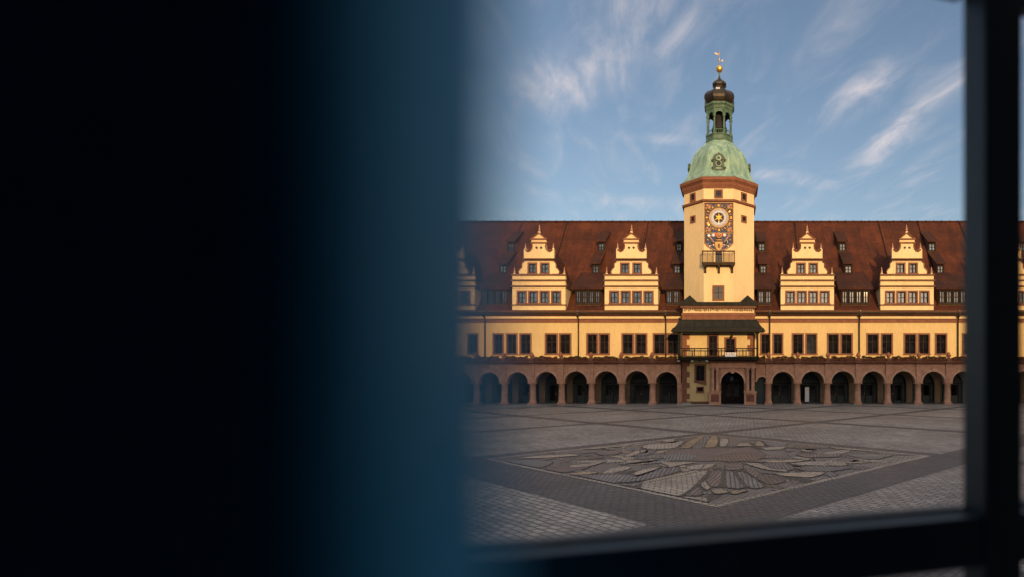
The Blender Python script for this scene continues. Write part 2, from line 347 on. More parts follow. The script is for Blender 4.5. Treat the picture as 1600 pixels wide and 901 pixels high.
# the mosaic in the square: outlines of its stone fields, laid on the ground plane
def G(px, py):
    Y = F * EYE / (py - CY); return Vector(((px - CX) * Y / F, Y, 0))
mz = MB(); hh = [.012]
mz.add([P(a, b, .010) for a, b in ((-6.55, -6.55), (6.55, -6.55), (6.55, 6.55), (-6.55, 6.55))], [(3, 2, 1, 0)], 'mzfield')
for e in range(4):
    q = [((-6.55, -6.55), (6.55, -6.37)), ((-6.55, 6.37), (6.55, 6.55)), ((-6.55, -6.37), (-6.37, 6.37)), ((6.37, -6.37), (6.55, 6.37))][e]
    (a0, b0), (a1, b1) = q; mz.add([P(a0, b0, .013), P(a1, b0, .013), P(a1, b1, .013), P(a0, b1, .013)], [(3, 2, 1, 0)], 'mztan')
def area2(p): return sum(p[i].x * p[(i + 1) % len(p)].y - p[(i + 1) % len(p)].x * p[i].y for i in range(len(p)))
def smooth_poly(p):
    o = []
    for i in range(len(p)):
        a, b = p[i], p[(i + 1) % len(p)]; o += [a * .84 + b * .16, a * .16 + b * .84]
    return o
def clip(poly, lim=6.3):
    """cut an outline to the mosaic square"""
    q = [((v - MC).dot(u1), (v - MC).dot(u2)) for v in poly]
    for ax in (0, 1):
        for sg in (1, -1):
            o = []
            for i in range(len(q)):
                a, b = q[i], q[(i + 1) % len(q)]; da, db = lim - sg * a[ax], lim - sg * b[ax]
                if da >= 0: o.append(a)
                if (da > 0) != (db > 0) and da != db:
                    t = da / (da - db); o.append((a[0] + (b[0] - a[0]) * t, a[1] + (b[1] - a[1]) * t))
            q = o
            if not q: return []
    return q
def stone(pts, m, edge=.055):
    p = [G(*q) for q in pts]
    if area2(p) < 0: p.reverse()
    p = smooth_poly(p)
    def lay(poly, z, mm):
        vs = [P(a, b, z) for a, b in clip(poly)]
        if len(vs) < 3: return
        bm = bmesh.new(); bv = [bm.verts.new(v) for v in vs]
        try: f = bm.faces.new(bv); bmesh.ops.triangulate(bm, faces=[f])
        except ValueError: pass
        bm.verts.index_update(); mz.add([v.co[:] for v in bm.verts], [[v.index for v in ff.verts] for ff in bm.faces], mm); bm.free()
    if edge and m != 'mzdark':
        n = len(p); off = []
        for i in range(n):
            t = (p[(i + 1) % n] - p[i - 1]).normalized(); off.append(p[i] + Vector((t.y, -t.x, 0)) * edge)
        lay(off, hh[0], 'mzdark'); hh[0] += .00006
    lay(p, hh[0], m); hh[0] += .00006
def zz(ox, oy, pts): return [(ox + x / 5.926, oy + y / 5.926) for x, y in pts]
lr = random.Random(5)
for i in range(150):      # small curled leaves of the mantling round the shield
    an, ra = lr.uniform(0, 2 * math.pi), 6.6 * math.sqrt(lr.uniform(.05, 1)) * lr.uniform(.9, 1.3)
    c0 = MC + Vector((math.cos(an) * ra, math.sin(an) * ra, 0)); l_, w_ = lr.uniform(.5, 1.5), lr.uniform(.12, .34)
    di = Vector((math.cos(an), math.sin(an), 0)); di.rotate(Matrix.Rotation(lr.gauss(.5, .6) * (1 if i % 2 else -1), 3, 'Z')); pe = Vector((-di.y, di.x, 0)); cu = lr.uniform(-.5, .5)
    pts_ = []
    for k in range(12):
        t = 2 * math.pi * k / 12; a_ = math.cos(t); pts_.append(c0 + di * (a_ * l_) + pe * (math.sin(t) * w_ * (1 - .5 * a_) + cu * a_ * a_))
    px_ = [(CX + v.x * F / v.y, CY + EYE * F / v.y) for v in pts_]
    stone(px_, lr.choice(['mzrose', 'mzslate', 'mztan', 'mzbrown', 'mzfield', 'mzcream', 'mzdark', 'mzdark', 'mzfield', 'mzrose', 'mzslate']), .05)
for o_, m_, pts in (
    (960, 'mzrose', [(480, 195), (800, 182), (1300, 180), (1420, 255), (900, 300), (450, 290)]),
    (960, 'mzslate', [(420, 245), (600, 225), (780, 245), (700, 290), (480, 288)]),
    (960, 'mzbrown', [(900, 290), (1000, 235), (1200, 215), (1400, 250), (1330, 290), (1100, 305)]),
    (960, 'mzochre', [(600, 180), (690, 112), (790, 68), (832, 70), (770, 115), (700, 178)]),
    (960, 'mzslate', [(708, 177), (780, 112), (840, 70), (888, 70), (860, 120), (822, 175)]),
    (960, 'mzochre', [(828, 175), (870, 110), (895, 70), (950, 68), (962, 95), (938, 170)]),
    (960, 'mzdark', [(950, 70), (978, 75), (970, 130), (962, 165), (943, 168), (958, 120)]),
    (960, 'mztan', [(985, 90), (1050, 90), (1060, 120), (1030, 160), (975, 165)]),
    (960, 'mzcream', [(1120, 160), (1160, 130), (1230, 125), (1280, 160)]),
    (960, 'mzcream', [(1300, 155), (1320, 115), (1350, 112), (1400, 158)]),
    (960, 'mzslate', [(1380, 115), (1600, 115), (1590, 160), (1430, 160)]),
    (960, 'mztan', [(240, 165), (330, 140), (560, 130), (610, 110), (650, 115), (560, 180), (330, 190)]),
    (960, 'mzcream', [(90, 250), (180, 205), (300, 195), (270, 215), (160, 255)]),
    (960, 'mztan', [(790, 392), (870, 393), (780, 490), (690, 572), (550, 650), (400, 660), (270, 612), (215, 570), (255, 500), (440, 475)]),
    (960, 'mzdark', [(870, 392), (908, 392), (805, 505), (705, 590), (560, 662), (520, 660), (690, 572), (775, 490)]),
    (960, 'mzdark', [(180, 560), (240, 500), (268, 490), (238, 580), (268, 618), (212, 606)]),
    (960, 'mzcream', [(262, 492), (440, 450), (730, 388), (800, 390), (640, 428), (430, 472), (262, 503)]),
    (960, 'mzrose', [(908, 393), (998, 396), (983, 480), (950, 542), (900, 535), (852, 482)]),
    (960, 'mzdark', [(1000, 390), (1026, 390), (1033, 480), (1022, 547), (968, 547), (988, 480)]),
    (960, 'mzslate', [(1032, 395), (1098, 398), (1138, 470), (1200, 545), (1150, 557), (1032, 542)]),
    (960, 'mzdark', [(1098, 398), (1126, 402), (1182, 480), (1242, 547), (1206, 550), (1140, 470)]),
    (960, 'mzslate', [(1132, 405), (1188, 400), (1300, 470), (1395, 540), (1300, 556), (1242, 541)]),
    (960, 'mzrose', [(1215, 385), (1280, 370), (1370, 430), (1312, 456)]),
    (960, 'mzbrown', [(1312, 458), (1400, 425), (1560, 460), (1580, 492), (1440, 522)]),
    (960, 'mzrose', [(700, 590), (770, 540), (810, 588), (790, 620), (655, 622)]),
    (960, 'mztan', [(800, 520), (830, 485), (888, 545), (850, 573)]),
    (960, 'mzcream', [(890, 577), (980, 552), (1060, 590), (960, 607)]),
    (960, 'mzochre', [(1060, 580), (1250, 568), (1110, 612)]),
    (960, 'mztan', [(580, 662), (630, 632), (850, 640), (860, 690), (760, 712)]),
    (960, 'mzslate', [(10, 430), (120, 430), (205, 452), (430, 372), (560, 360), (625, 384), (430, 440), (250, 482), (10, 502)]),
    (960, 'mzdark', [(112, 430), (165, 400), (185, 432), (212, 440), (160, 452)]),
    (960, 'mzcream', [(172, 412), (280, 376), (440, 354), (330, 392), (200, 434)]),
    (960, 'mzcream', [(400, 310), (780, 310), (640, 330), (510, 356), (500, 338)]),
    (960, 'mztan', [(665, 352), (800, 330), (940, 330), (850, 376), (680, 376)]),
    (960, 'mzcream', [(850, 330), (945, 322), (900, 352), (800, 380)]),
    (960, 'mzrose', [(1030, 325), (1180, 318), (1190, 376), (1030, 386)]),
    (960, 'mztan', [(1200, 318), (1330, 318), (1600, 380), (1600, 400), (1400, 380)]),
    (1190, 'mzcream', [(110, 415), (600, 400), (545, 428), (460, 452), (200, 438)]),
    (1190, 'mztan', [(240, 322), (490, 300), (780, 310), (800, 345), (380, 338)]),
    (1190, 'mzslate', [(0, 322), (200, 312), (310, 360), (272, 388), (100, 370)]),
    (1190, 'mzslate', [(335, 382), (405, 346), (700, 352), (845, 362), (610, 400)]),
    (1190, 'mzcream', [(600, 322), (775, 314), (790, 340), (625, 338)]),
    (1190, 'mzcream', [(20, 300), (300, 292), (480, 280), (300, 310), (60, 312)]),
    (1190, 'mzcream', [(360, 186), (420, 202), (500, 200), (522, 190), (440, 214), (380, 206)]),
    (1190, 'mzcream', [(610, 165), (720, 180), (1040, 195), (1200, 212), (900, 200), (700, 186)]),
    (1190, 'mzslate', [(780, 240), (1000, 235), (1240, 240), (1060, 285), (950, 275)]),
    (1190, 'mzrose', [(300, 235), (560, 240), (740, 232), (700, 262), (420, 266)]),
    (1190, 'mztan', [(0, 180), (120, 165), (240, 165), (180, 190), (40, 196)]),
    (730, 'mzslate', [(200, 322), (500, 290), (800, 300), (740, 345), (540, 398), (340, 380)]),
    (730, 'mzrose', [(600, 422), (720, 370), (900, 340), (1150, 332), (1100, 370), (880, 410), (700, 416)]),
    (730, 'mzochre', [(885, 430), (1100, 396), (1220, 408), (1120, 424)]),
    (730, 'mzcream', [(940, 342), (1160, 320), (1230, 300), (1300, 296), (1150, 346), (960, 360)]),
    (730, 'mzcream', [(1450, 250), (1590, 195), (1600, 230), (1480, 264)]),
    (730, 'mzslate', [(830, 445), (1100, 430), (1480, 425), (1590, 460), (1300, 510), (1050, 510)]),
    (730, 'mzcream', [(420, 275), (700, 250), (1000, 235), (1050, 248), (700, 272)]),
    (730, 'mzcream', [(1060, 190), (1300, 165), (1580, 140), (1450, 160), (1200, 186)]),
    (730, 'mzrose', [(1180, 225), (1320, 200), (1440, 205), (1380, 240), (1240, 245)]),
    (730, 'mztan', [(1270, 520), (1500, 515), (1440, 580), (1380, 592), (1240, 560)]),
): stone(zz(o_, 670, pts), m_)
tag(mz.build('ground_mosaic'), 'square coat of arms mosaic of coloured stone setts laid in the open square', 'mosaic')

# ------------------------------------------------------------------ town hall
YW, YA, YD = 70.0, 68.2, 69.9       # upper wall, arcade front, dormer gables
XL, XR = X(560, YW), X(1700, YW)
TX, TY = -1.62, 72.0                # tower axis
TX0, TX1 = TX - 4.1, TX + 4.1
SLOPE = 1.15; EZ = 10.91; RIDGE_Y = 81.6; RZ = EZ + SLOPE * (RIDGE_Y - YW)
hall = thing('town_hall', 'long cream renaissance town hall with red tiled roof, scrolled gable dormers and pink stone arcade', 'town hall', ((XL + XR) / 2, YW, 0))
WZ0, WZ1 = Z(553.5, YW), Z(519.5, YW)
wpx = [(590, 609), (611, 630), (648, 667), (690, 708), (730, 747.7), (769.5, 787.7), (790.5, 808.9), (811.5, 830.8), (851.3, 872), (873.2, 893), (916, 934.7), (935.4, 953), (971, 990.7), (991.8, 1011.6), (1020, 1040.7), (1041.4, 1062),
       (1187.5, 1203.4), (1206.8, 1224), (1237, 1256.2), (1258.2, 1277.2), (1292, 1311.7), (1312.9, 1332.6), (1353.5, 1373.9), (1376.1, 1395.2), (1411.7, 1432.4), (1433.6, 1453.2), (1460.6, 1480), (1503, 1521), (1548, 1567), (1569, 1589), (1612, 1631), (1633, 1653)]
wins = [(X(a, YW), X(b, YW)) for a, b in wpx]
SB = .18       # stone surround width
def winmesh(mb_s, mb_b, mb_p, x0, x1, z0, z1, yf, sw=SB, proud=.07, rec=.2, cols=2, rows=3, stone_m='frame', sash_m='sash', pane_m='pane', sill=True, bar=.05):
    """stone surround, sash bars and glass of one window whose outer surround is x0..x1, z0..z1"""
    d = yf + rec + .12
    for a, b, c, e in ((x0, x0 + sw, z0, z1), (x1 - sw, x1, z0, z1), (x0 + sw, x1 - sw, z1 - sw, z1), (x0 + sw, x1 - sw, z0, z0 + sw * .8)):
        mb_s.box(a, b, yf - proud, d, c, e, stone_m)
    if sill: mb_s.box(x0 - .04, x1 + .04, yf - proud - .09, yf - proud - .003, z0 - .02, z0 + .12, stone_m)
    a, b, c, e = x0 + sw, x1 - sw, z0 + sw * .8, z1 - sw; ys = yf + rec
    fw = .075
    for q in ((a, a + fw, c, e), (b - fw, b, c, e), (a + fw, b - fw, e - fw, e), (a + fw, b - fw, c, c + fw)): mb_b.box(q[0], q[1], ys, ys + .06, q[2], q[3], sash_m)
    for k in range(1, cols):
        xm = a + (b - a) * k / cols; w = .06 if k * 2 == cols else .028
        mb_b.box(xm - w, xm + w, ys - .01, ys + .05, c + fw, e - fw, sash_m)
    zs = [c + (e - c) * (.62 if rows == 3 else .5)] if rows <= 3 else []
    for zm in zs: mb_b.box(a + fw, b - fw, ys + .004, ys + .056, zm - bar, zm + bar, sash_m)
    if rows >= 3:
        for zm in (c + (e - c) * .31,): mb_b.box(a + fw, b - fw, ys + .012, ys + .05, zm - .018, zm + .018, sash_m)
    mb_p.box(a + .01, b - .01, ys + .065, ys + .08, c + .01, e - .01, pane_m)
holes = [(a + .02, b - .02, WZ0 + .02, WZ1 - .02) for a, b in wins]
w = MB(); w.strips(XL, TX0 + .3, Z(566, YW), Z(503, YW), YW, YW + .5, [h for h in holes if h[1] < TX0 + .3], 'cream')
w.strips(TX1 - .3, XR, Z(566, YW), Z(503, YW), YW, YW + .5, [h for h in holes if h[0] > TX1 - .3], 'cream')
for (a, b) in ((XL, TX0 + .3), (TX1 - .3, XR)):
    w.box(a, b, YW - .1, YW + .5, Z(497, YW), Z(485.5, YW), 'palecream')
w.box(XL, XL + .5, YW + .5, 93, 0, EZ, 'cream'); w.box(XR - .5, XR, YW + .5, 93, 0, EZ, 'cream'); w.box(XL, XR, 93, 93.4, 0, EZ, 'cream')
for xx in (XL, XR - .4): w.xprism([(YW + .3, EZ), (93.1, EZ), (RIDGE_Y, RZ - .3)], xx, xx + .4, 'cream')
w.build('wall', hall)
bd = MB()
for (a, b) in ((XL, TX0 + .2), (TX1 - .2, XR)):
    bd.box(a, b, YW - .16, YW + .4, Z(503, YW), Z(498.6, YW), 'darkpink'); bd.box(a, b, YW - .24, YW + .4, Z(498.6, YW), Z(497, YW), 'brown')
    x = a
    while x < b:      # ragged tile tails, brown marks also standing for the eave shadow and inscription
        l = rnd.uniform(.12, .34); x2 = x + rnd.uniform(.09, .17)
        bd.box(x, x2, YW - .19, YW - .103, Z(486.5, YW) - l, Z(486.5, YW), 'brown'); x = x2 + rnd.uniform(.05, .16)
    bd.box(a, b, YW - .34, YW - .1, Z(486.3, YW), Z(484.8, YW), 'brown')
bd.build('string_course', hall)
for a, b in wins:
    s_, b_, p_ = MB(), MB(), MB(); winmesh(s_, b_, p_, a, b, WZ0, WZ1, YW, pane_m='panemid' if rnd.random() < .3 else 'pane')
    o = s_.build('window', hall); b_.build('sash', o); p_.build('pane', o)
# main roof
r = MB()
r.xprism([(69.35, EZ - .55 + .1), (70.9, EZ + .75), (RIDGE_Y, RZ), (93.9, EZ - .3), (93.9, EZ - .55), (RIDGE_Y, RZ - .35), (70.9, EZ + .4), (69.4, EZ - .55)], XL - .3, XR + .3, 'roof')
ro = r.build('roof', hall)
rt = MB(); rt.tube((XL - .3, RIDGE_Y, RZ), (XR + .3, RIDGE_Y, RZ), .16, 'roofdark', 8)
x = XL
while x < XR: rt.tube((x, RIDGE_Y, RZ + .01), (x + .12, RIDGE_Y, RZ + .01), .2, 'roofdark', 8); x += 1.1
rt.build('ridge_tiles', ro)
gt = MB()
for (a, b) in ((XL, TX0 - .1), (TX1 + .1, XR)): gt.tube((a, 69.32, EZ - .28), (b, 69.32, EZ - .28), .1, 'pipe', 10)
gt.build('gutter', hall)
def roof_z(y): return EZ + SLOPE * (y - YW) if y > 70.9 else EZ + .75
for px in (817, 887, 1013, 1241, 1372, 1433, 1498):      # lightning conductors down the slope
    m = MB(); xx = X(px, RIDGE_Y); m.tube((xx, RIDGE_Y - .05, RZ + .05), (xx + rnd.uniform(-.1, .1), 75.2, roof_z(75.2) + .1), .05, 'iron', 6)
    m.build('lightning_conductor', ro)
for px in (620, 758, 904, 1040.3, 1202.6, 1342.5, 1496.6, 1640):
    m = MB(); xx = X(px, 69.9); m.tube((xx, 69.82, Z(560, 69.9)), (xx, 69.82, Z(500, 69.9)), .085, 'pipe', 10)
    m.tube((xx, 69.82, Z(500, 69.9)), (xx, 69.42, Z(489, 69.9)), .085, 'pipe', 10)
    m.lathe(xx, 69.35, [(.08, EZ - .75), (.2, EZ - .45), (.22, EZ - .2)], 10, 'pipe')
    m.sphere((xx, 69.35, EZ - .06), .07, 'copper')
    m.build('downpipe', hall)

# gable dormers
def finial(x, z, y, h, mt='goldstone'):
    m = MB(); k = h
    m.box(x - .13 * k, x + .13 * k, y - .13 * k, y + .13 * k, z, z + .22 * k, 'palecream')
    m.lathe(x, y, [(.05 * k, z + .22 * k), (.15 * k, z + .36 * k), (.13 * k, z + .5 * k), (.05 * k, z + .62 * k), (.1 * k, z + .72 * k), (.06 * k, z + .82 * k), (.015, z + 1.05 * k)], 10, 'flesh')
    return m
def gable_dormer(cpx):
    c = X(cpx, YD); f = MB(); y0, y1 = YD, YD + .45
    z = lambda py: Z(py, YD); k = YD / F
    hw = 41.6 * k
    w4 = [(c + d * k - 8.1 * k, c + d * k + 8.1 * k, z(474.4), z(453)) for d in (-26.6, -8.8, 9.0, 27.0)]
    w2 = [(c + d * k - 7.6 * k, c + d * k + 7.6 * k, z(428.9), z(410.6)) for d in (-10.1, 9.3)]
    body = [(a + .02, b - .02, e + .02, g_ - .02) for a, b, e, g_ in w4]
    f.strips(c - hw, c + hw, z(483.5), z(447.6), y0, y1, body, 'palecream')
    f.box(c - hw, c + hw, y0, y1, z(446), z(430), 'palecream')
    # upper stage with the two windows, flanked by scroll brackets
    uh = 20.9 * k
    f.strips(c - uh, c + uh, z(428), z(407.6), y0, y1, [(a + .02, b - .02, e + .02, g_ - .02) for a, b, e, g_ in w2], 'palecream')
    for s in (-1, 1):
        pts = [(20.9, 428), (31, 428), (31.6, 424), (29.5, 421), (26.5, 418.5), (26.5, 413), (25.6, 410.5), (23.8, 411), (23, 408.5), (20.9, 407.6)]
        q = [(c + s * a * k, z(b)) for a, b in pts]
        f.prism(q if s > 0 else q[::-1], y0 + .05, y1 - .05, 'palecream')
    # scrolled top
    half = [(23.6, 404.2), (23.6, 389.5), (20.4, 389), (19.8, 391.5), (17.2, 393.2), (14.3, 392), (11.8, 389), (10.9, 385.5), (11.2, 382), (11.2, 380)]
    q = [(c + a * k, z(b)) for a, b in half]; q2 = [(c - a * k, z(b)) for a, b in half[::-1]]
    f.prism(q + q2, y0, y1, 'palecream')
    f.box(c - 11.7 * k, c + 11.7 * k, y0, y1, z(378.4), z(374.2), 'palecream')
    f.prism([(c - 10.2 * k, z(372.6)), (c + 10.2 * k, z(372.6)), (c, z(365.2))], y0 + .06, y1, 'palecream')
    root = f.build('gable_dormer', hall)
    t = MB()
    for a, zt, h_, pr in ((41.6, 475.6, 1.3, .12), (42.6, 447.6, 1.5, .2), (42.9, 438.5, 1.6, .22), (42.2, 430, 1.9, .14), (24.2, 407.6, 1.2, .12), (24.4, 404.9, .8, .16), (12.3, 380, 1.6, .13), (12.4, 374.2, 1.5, .16)):
        t.box(c - a * k - .05, c + a * k + .05, y0 - pr, y1 - .06, z(zt + h_ * .7), z(zt - h_ * .7), 'brown' if a > 13 else 'darkpink')
    for s in (-1, 1):
        q = [(c + s * 12 * k, z(373.6)), (c, z(363.6)), (c, z(365.4)), (c + s * 10 * k, z(373.2))]
        t.prism(q if s < 0 else q[::-1], y0 - .12, y1, 'darkpink')
        qs = [(21.6, 389.6), (20.2, 392), (17.2, 393.9), (14.0, 392.8), (11.3, 389.4), (10.4, 385.6), (10.9, 381)]     # dark lip of the scroll
        for i in range(len(qs) - 1):
            t.tube((c + s * qs[i][0] * k, y0 - .03, z(qs[i][1])), (c + s * qs[i + 1][0] * k, y0 - .03, z(qs[i + 1][1])), .07, 'darkpink', 6)
        qs = [(31.6, 428), (32, 424), (29.8, 420.6), (26.9, 418), (26.8, 413), (25.6, 410)]
        for i in range(len(qs) - 1):
            t.tube((c + s * qs[i][0] * k, y0 + .02, z(qs[i][1])), (c + s * qs[i + 1][0] * k, y0 + .02, z(qs[i + 1][1])), .07, 'darkpink', 6)
        t.disc(c + s * 17.2 * k, z(390.6), .09, y0 - .02, y0 + .1, 'brown', 10)
    for s in (-1, 1): t.disc(c + s * 3.6 * k, z(387.5), .15, y0 - .006, y0 + .1, 'black', 12)
    t.build('cornice', root)
    for (a, b, e, g_) in w4 + w2:
        m = MB(); winmesh(m, m, m, a, b, e, g_, YD, .18, .06, .14, 2, 2, 'frame', 'sashpale', 'panelight', bar=.03); m.build('window', root)
    for dx, py, h_ in ((0, 364.4, 1.0), (-21.8, 389.5, .72), (21.8, 389.5, .72), (-39, 428.8, .85), (39, 428.8, .85)):
        finial(c + dx * k, z(py), YD + .22, h_).build('finial', root)
    m = MB(); m.box(c - hw + .02, c + hw - .02, y1, 74.5, z(483.5), z(446), 'palecream')
    m.box(c - hw - .12, c + hw + .12, y1 - .05, 73.2, z(448.2), z(446), 'brown'); m.build('cheek', root)
    m = MB(); m.prism([(c - hw - .15, z(446)), (c + hw + .15, z(446)), (c + 19 * k, z(401)), (c + 6 * k, z(384)), (c - 6 * k, z(384)), (c - 19 * k, z(401))], y1 + .002, 79, 'roof'); m.build('dormer_roof', root)
for px in (558, 700, 842, 986.4, 1261.5, 1417.3, 1572, 1722):
    if px < 1650 and px > 590: gable_dormer(px)

# shed dormers in the roof slope
def shed(px0, px1, yf, zy0, zy1, ytop, n, fl):
    x0, x1 = X(px0, yf), X(px1, yf); z0, z1 = Z(zy0, yf), Z(zy1, yf); zt = roof_z(ytop)
    b = MB(); b.xprism([(yf, z0 - .35), (yf, z1), (ytop - .2, zt - .35), (ytop - .2, z0)], x0 + .02, x1 - .02, 'brown'); root = b.build('shed_dormer', hall)
    m = MB(); ex = .18; o = .42
    th = .14; zf = z1 - .04; 
    vs = []
    for dz in (0, th):
        vs += [(x0 - ex - fl, yf - o, zf + dz), (x1 + ex + fl, yf - o, zf + dz), (x1 + ex, ytop + .1, zt + dz + .03), (x0 - ex, ytop + .1, zt + dz + .03)]
    m.add(vs, [(0, 3, 2, 1), (4, 5, 6, 7), (0, 1, 5, 4), (1, 2, 6, 5), (2, 3, 7, 6), (3, 0, 4, 7)], 'roofdark'); m.build('dormer_roof', root)
    wd = (x1 - x0) / n
    for i in range(n):
        m = MB(); winmesh(m, m, m, x0 + i * wd + .03, x0 + (i + 1) * wd - .03, z0 - .05, z1 - .1, yf - .12, .11, .03, .02, 2, 2, 'sash', 'sash', 'panelight', False, .03)
        m.build('window', root)
    m = MB(); m.box(x0 - .1, x1 + .1, yf - .24, yf - .01, z0 - .2, z0 - .06, 'pipe'); m.build('sill', root)
for a, b in ((793, 804.6), (934, 945.6), (1055.6, 1066.2), (1184, 1196.4), (1310, 1322), (1449.6, 1462), (650, 662), (1592, 1604)): shed(a, b, 77.35, 392.8, 379, 80.0, 1, 0)
for a, b in ((780, 793), (925, 937), (1052, 1064.4), (1186.4, 1198.4), (1318.7, 1332), (1462.6, 1475), (636, 648), (1606, 1618)): shed(a, b, 74.4, 427.6, 413.6, 77.15, 1, 0)
for a, b, n in ((752, 793.4, 4), (899, 939, 4), (1040.5, 1062, 2), (1183.4, 1206, 2), (1314, 1358, 4), (1466, 1510, 4), (608, 650, 4), (1618, 1660, 4)): shed(a, b, 70.88, 472.8, 451.6, 74.37, n, .25)

# arcade
cpx = [478, 522, 566, 610, 655, 699, 743, 786.7, 831, 876.5, 923.4, 971, 1019, 1064]
cols_l = [X(p, YA) for p in cpx if p >= 566]
cols_r = [X(p, YA) for p in (1200.8, 1246.3, 1293.5, 1341, 1388, 1435.6, 1482, 1529, 1576, 1623, 1670)]
SPR = 2.5; TOPZ = 4.62
def arch_bay(mb, x0, x1, y0, y1, spring, top, rad, m, ring=True, ringm='lightpink', n=24):
    """wall between two column axes with one round arch cut through it"""
    c = (x0 + x1) / 2
    for s, a, b in ((-1, x0, c - rad), (1, c + rad, x1)):
        mb.box(a, b, y0, y1, spring, top, m)
    pts = [(c - rad * math.cos(math.pi * k / n), spring + rad * math.sin(math.pi * k / n)) for k in range(n + 1)]
    for i in range(n):
        (ax, az), (bx, bz) = pts[i], pts[i + 1]
        mb.add([(ax, y0, az), (bx, y0, bz), (bx, y0, top), (ax, y0, top), (ax, y1, az), (bx, y1, bz), (bx, y1, top), (ax, y1, top)],
               [(0, 1, 2, 3), (5, 4, 7, 6), (0, 4, 5, 1), (3, 2, 6, 7)], m)
        if ring:
            e = 1 + .22 / rad
            q = [(ax, az), (bx, bz), (c + (bx - c) * e, spring + (bz - spring) * e), (c + (ax - c) * e, spring + (az - spring) * e)]
            mb.prism(q[::-1], y0 - .09, y0 - .004, ringm)
    return c
bays = [(cols_l[i], cols_l[i + 1]) for i in range(len(cols_l) - 1)] + [(cols_r[i], cols_r[i + 1]) for i in range(len(cols_r) - 1)]
aw = MB()
for a, b in bays:
    rad = (b - a) / 2 - .42
    c = arch_bay(aw, a, b, YA, YA + .7, SPR, TOPZ, rad, 'pink')
    aw.prism([(c - .13, SPR + rad + .02), (c + .13, SPR + rad + .02), (c + .22, SPR + rad + .34), (c - .22, SPR + rad + .34)], YA - .16, YA - .002, 'lightpink')
# narrow bay beside the portal
xs0 = X(1180.5, YA); arch_bay(aw, xs0, cols_r[0], YA, YA + .7, 2.62, TOPZ, .56, 'pink')
aw.build('arcade_wall', hall)
cor = MB()
for a, b in ((cols_l[0] - .5, TX0), (TX1, cols_r[-1] + .5)):
    cor.box(a, b, YA - .14, YA + .68, TOPZ + .002, TOPZ + .14, 'darkpink'); cor.box(a, b, YA - .3, YA + .68, TOPZ + .14, TOPZ + .28, 'darkpink')
    cor.box(a, b, YA - .4, YW - .01, TOPZ + .28, TOPZ + .38, 'darkpink')
cor.build('cornice', hall)
allcols = cols_l[:-1] + cols_r
def column(x):
    m = MB(); y = YA + .34
    m.box(x - .46, x + .46, y - .46, y + .46, 0, .16, 'pink')
    m.lathe(x, y, [(.46, .16), (.47, .24), (.42, .34), (.38, .42), (.365, .5), (.35, 1.4), (.32, 2.16), (.36, 2.2), (.36, 2.25), (.32, 2.28), (.34, 2.34), (.44, 2.4)], 20, 'pink')
    m.box(x - .47, x + .47, y - .47, y + .42, 2.4, 2.498, 'pink')
    return m
for x in allcols:
    column(x).build('column', hall)
    m = MB(); m.box(x - .31, x + .31, YA - .17, YA - .002, SPR, TOPZ - .18, 'pink'); m.box(x - .36, x + .36, YA - .22, YA - .002, TOPZ - .18, TOPZ, 'pink')
    m.box(x - .38, x + .38, YA - .43, YA - .303, TOPZ + .1, TOPZ + .27, 'darkpink'); m.build('pilaster', hall)
    m = MB(); z0 = TOPZ + .38; y = YA - .05
    m.box(x - .3, x + .3, y - .3, y + .3, z0, z0 + .32, 'darkpink')
    m.lathe(x, y, [(.2, z0 + .32), (.12, z0 + .4), (.26, z0 + .55), (.28, z0 + .68), (.16, z0 + .78), (.2, z0 + .84), (.12, z0 + .95), (.03, z0 + 1.02)], 12, 'darkpink'); m.build('urn', hall)
for x in (cols_l[-1], ):
    m = MB(); m.box(x - .42, TX0 - .01, YA + .0, YA + .7, 0, SPR, 'pink'); m.build('pilaster', hall)
# passage behind the arches: back wall with arched shop fronts
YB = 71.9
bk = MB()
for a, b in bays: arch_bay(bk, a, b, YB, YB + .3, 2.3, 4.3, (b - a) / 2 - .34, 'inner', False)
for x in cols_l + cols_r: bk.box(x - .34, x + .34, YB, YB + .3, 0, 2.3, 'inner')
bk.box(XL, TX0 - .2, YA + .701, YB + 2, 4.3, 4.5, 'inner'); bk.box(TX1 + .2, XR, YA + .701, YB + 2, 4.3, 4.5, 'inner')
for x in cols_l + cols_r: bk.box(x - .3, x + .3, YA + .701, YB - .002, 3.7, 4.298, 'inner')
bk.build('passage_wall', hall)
for i, (a, b) in enumerate(bays):
    m = MB(); y = YB + .4; m.box(a + .3, b - .3, y, y + .1, 0, 4.28, 'door'); c = (a + b) / 2
    m.box(a + .3, b - .3, y - .05, y - .002, 2.32, 2.44, 'sash')
    for d in (-.95, 0, .95): m.box(c + d - .05, c + d + .05, y - .05, y - .002, 0.02, 2.32, 'sash')
    for d in (-.48, .48): m.box(c + d - .36, c + d + .36, y - .03, y - .004, .9 if i % 3 else .3, 2.2, 'pane')
    m.box(c - .14, c - .09, y - .12, y - .052, .95, 1.25, 'goldpaint')
    m.build('shop_door', hall)
    if i % 2 == 0:
        m = MB(); m.tube((c, 70.3, 4.3), (c, 70.3, 3.75), .02, 'iron', 6); m.lathe(c, 70.3, [(.05, 3.75), (.16, 3.65), (.12, 3.35), (.04, 3.28)], 8, 'sashpale'); m.build('passage_lamp', hall)
# white poster stand in the second arch right of the tower
c = X(1261, 70.2)
m = MB(); m.box(c - .24, c + .24, 70.2, 70.24, .22, 1.95, 'white'); m.box(c - .27, c + .27, 70.16, 70.28, .12, .22, 'sashpale'); m.box(c - .2, c + .2, 70.0, 70.44, .03, .12, 'sashpale')
ps = thing('poster_stand', 'tall white poster stand under the second full arch right of the portal', 'stand', (c, 70.2, .03)); m.build('panel', ps)

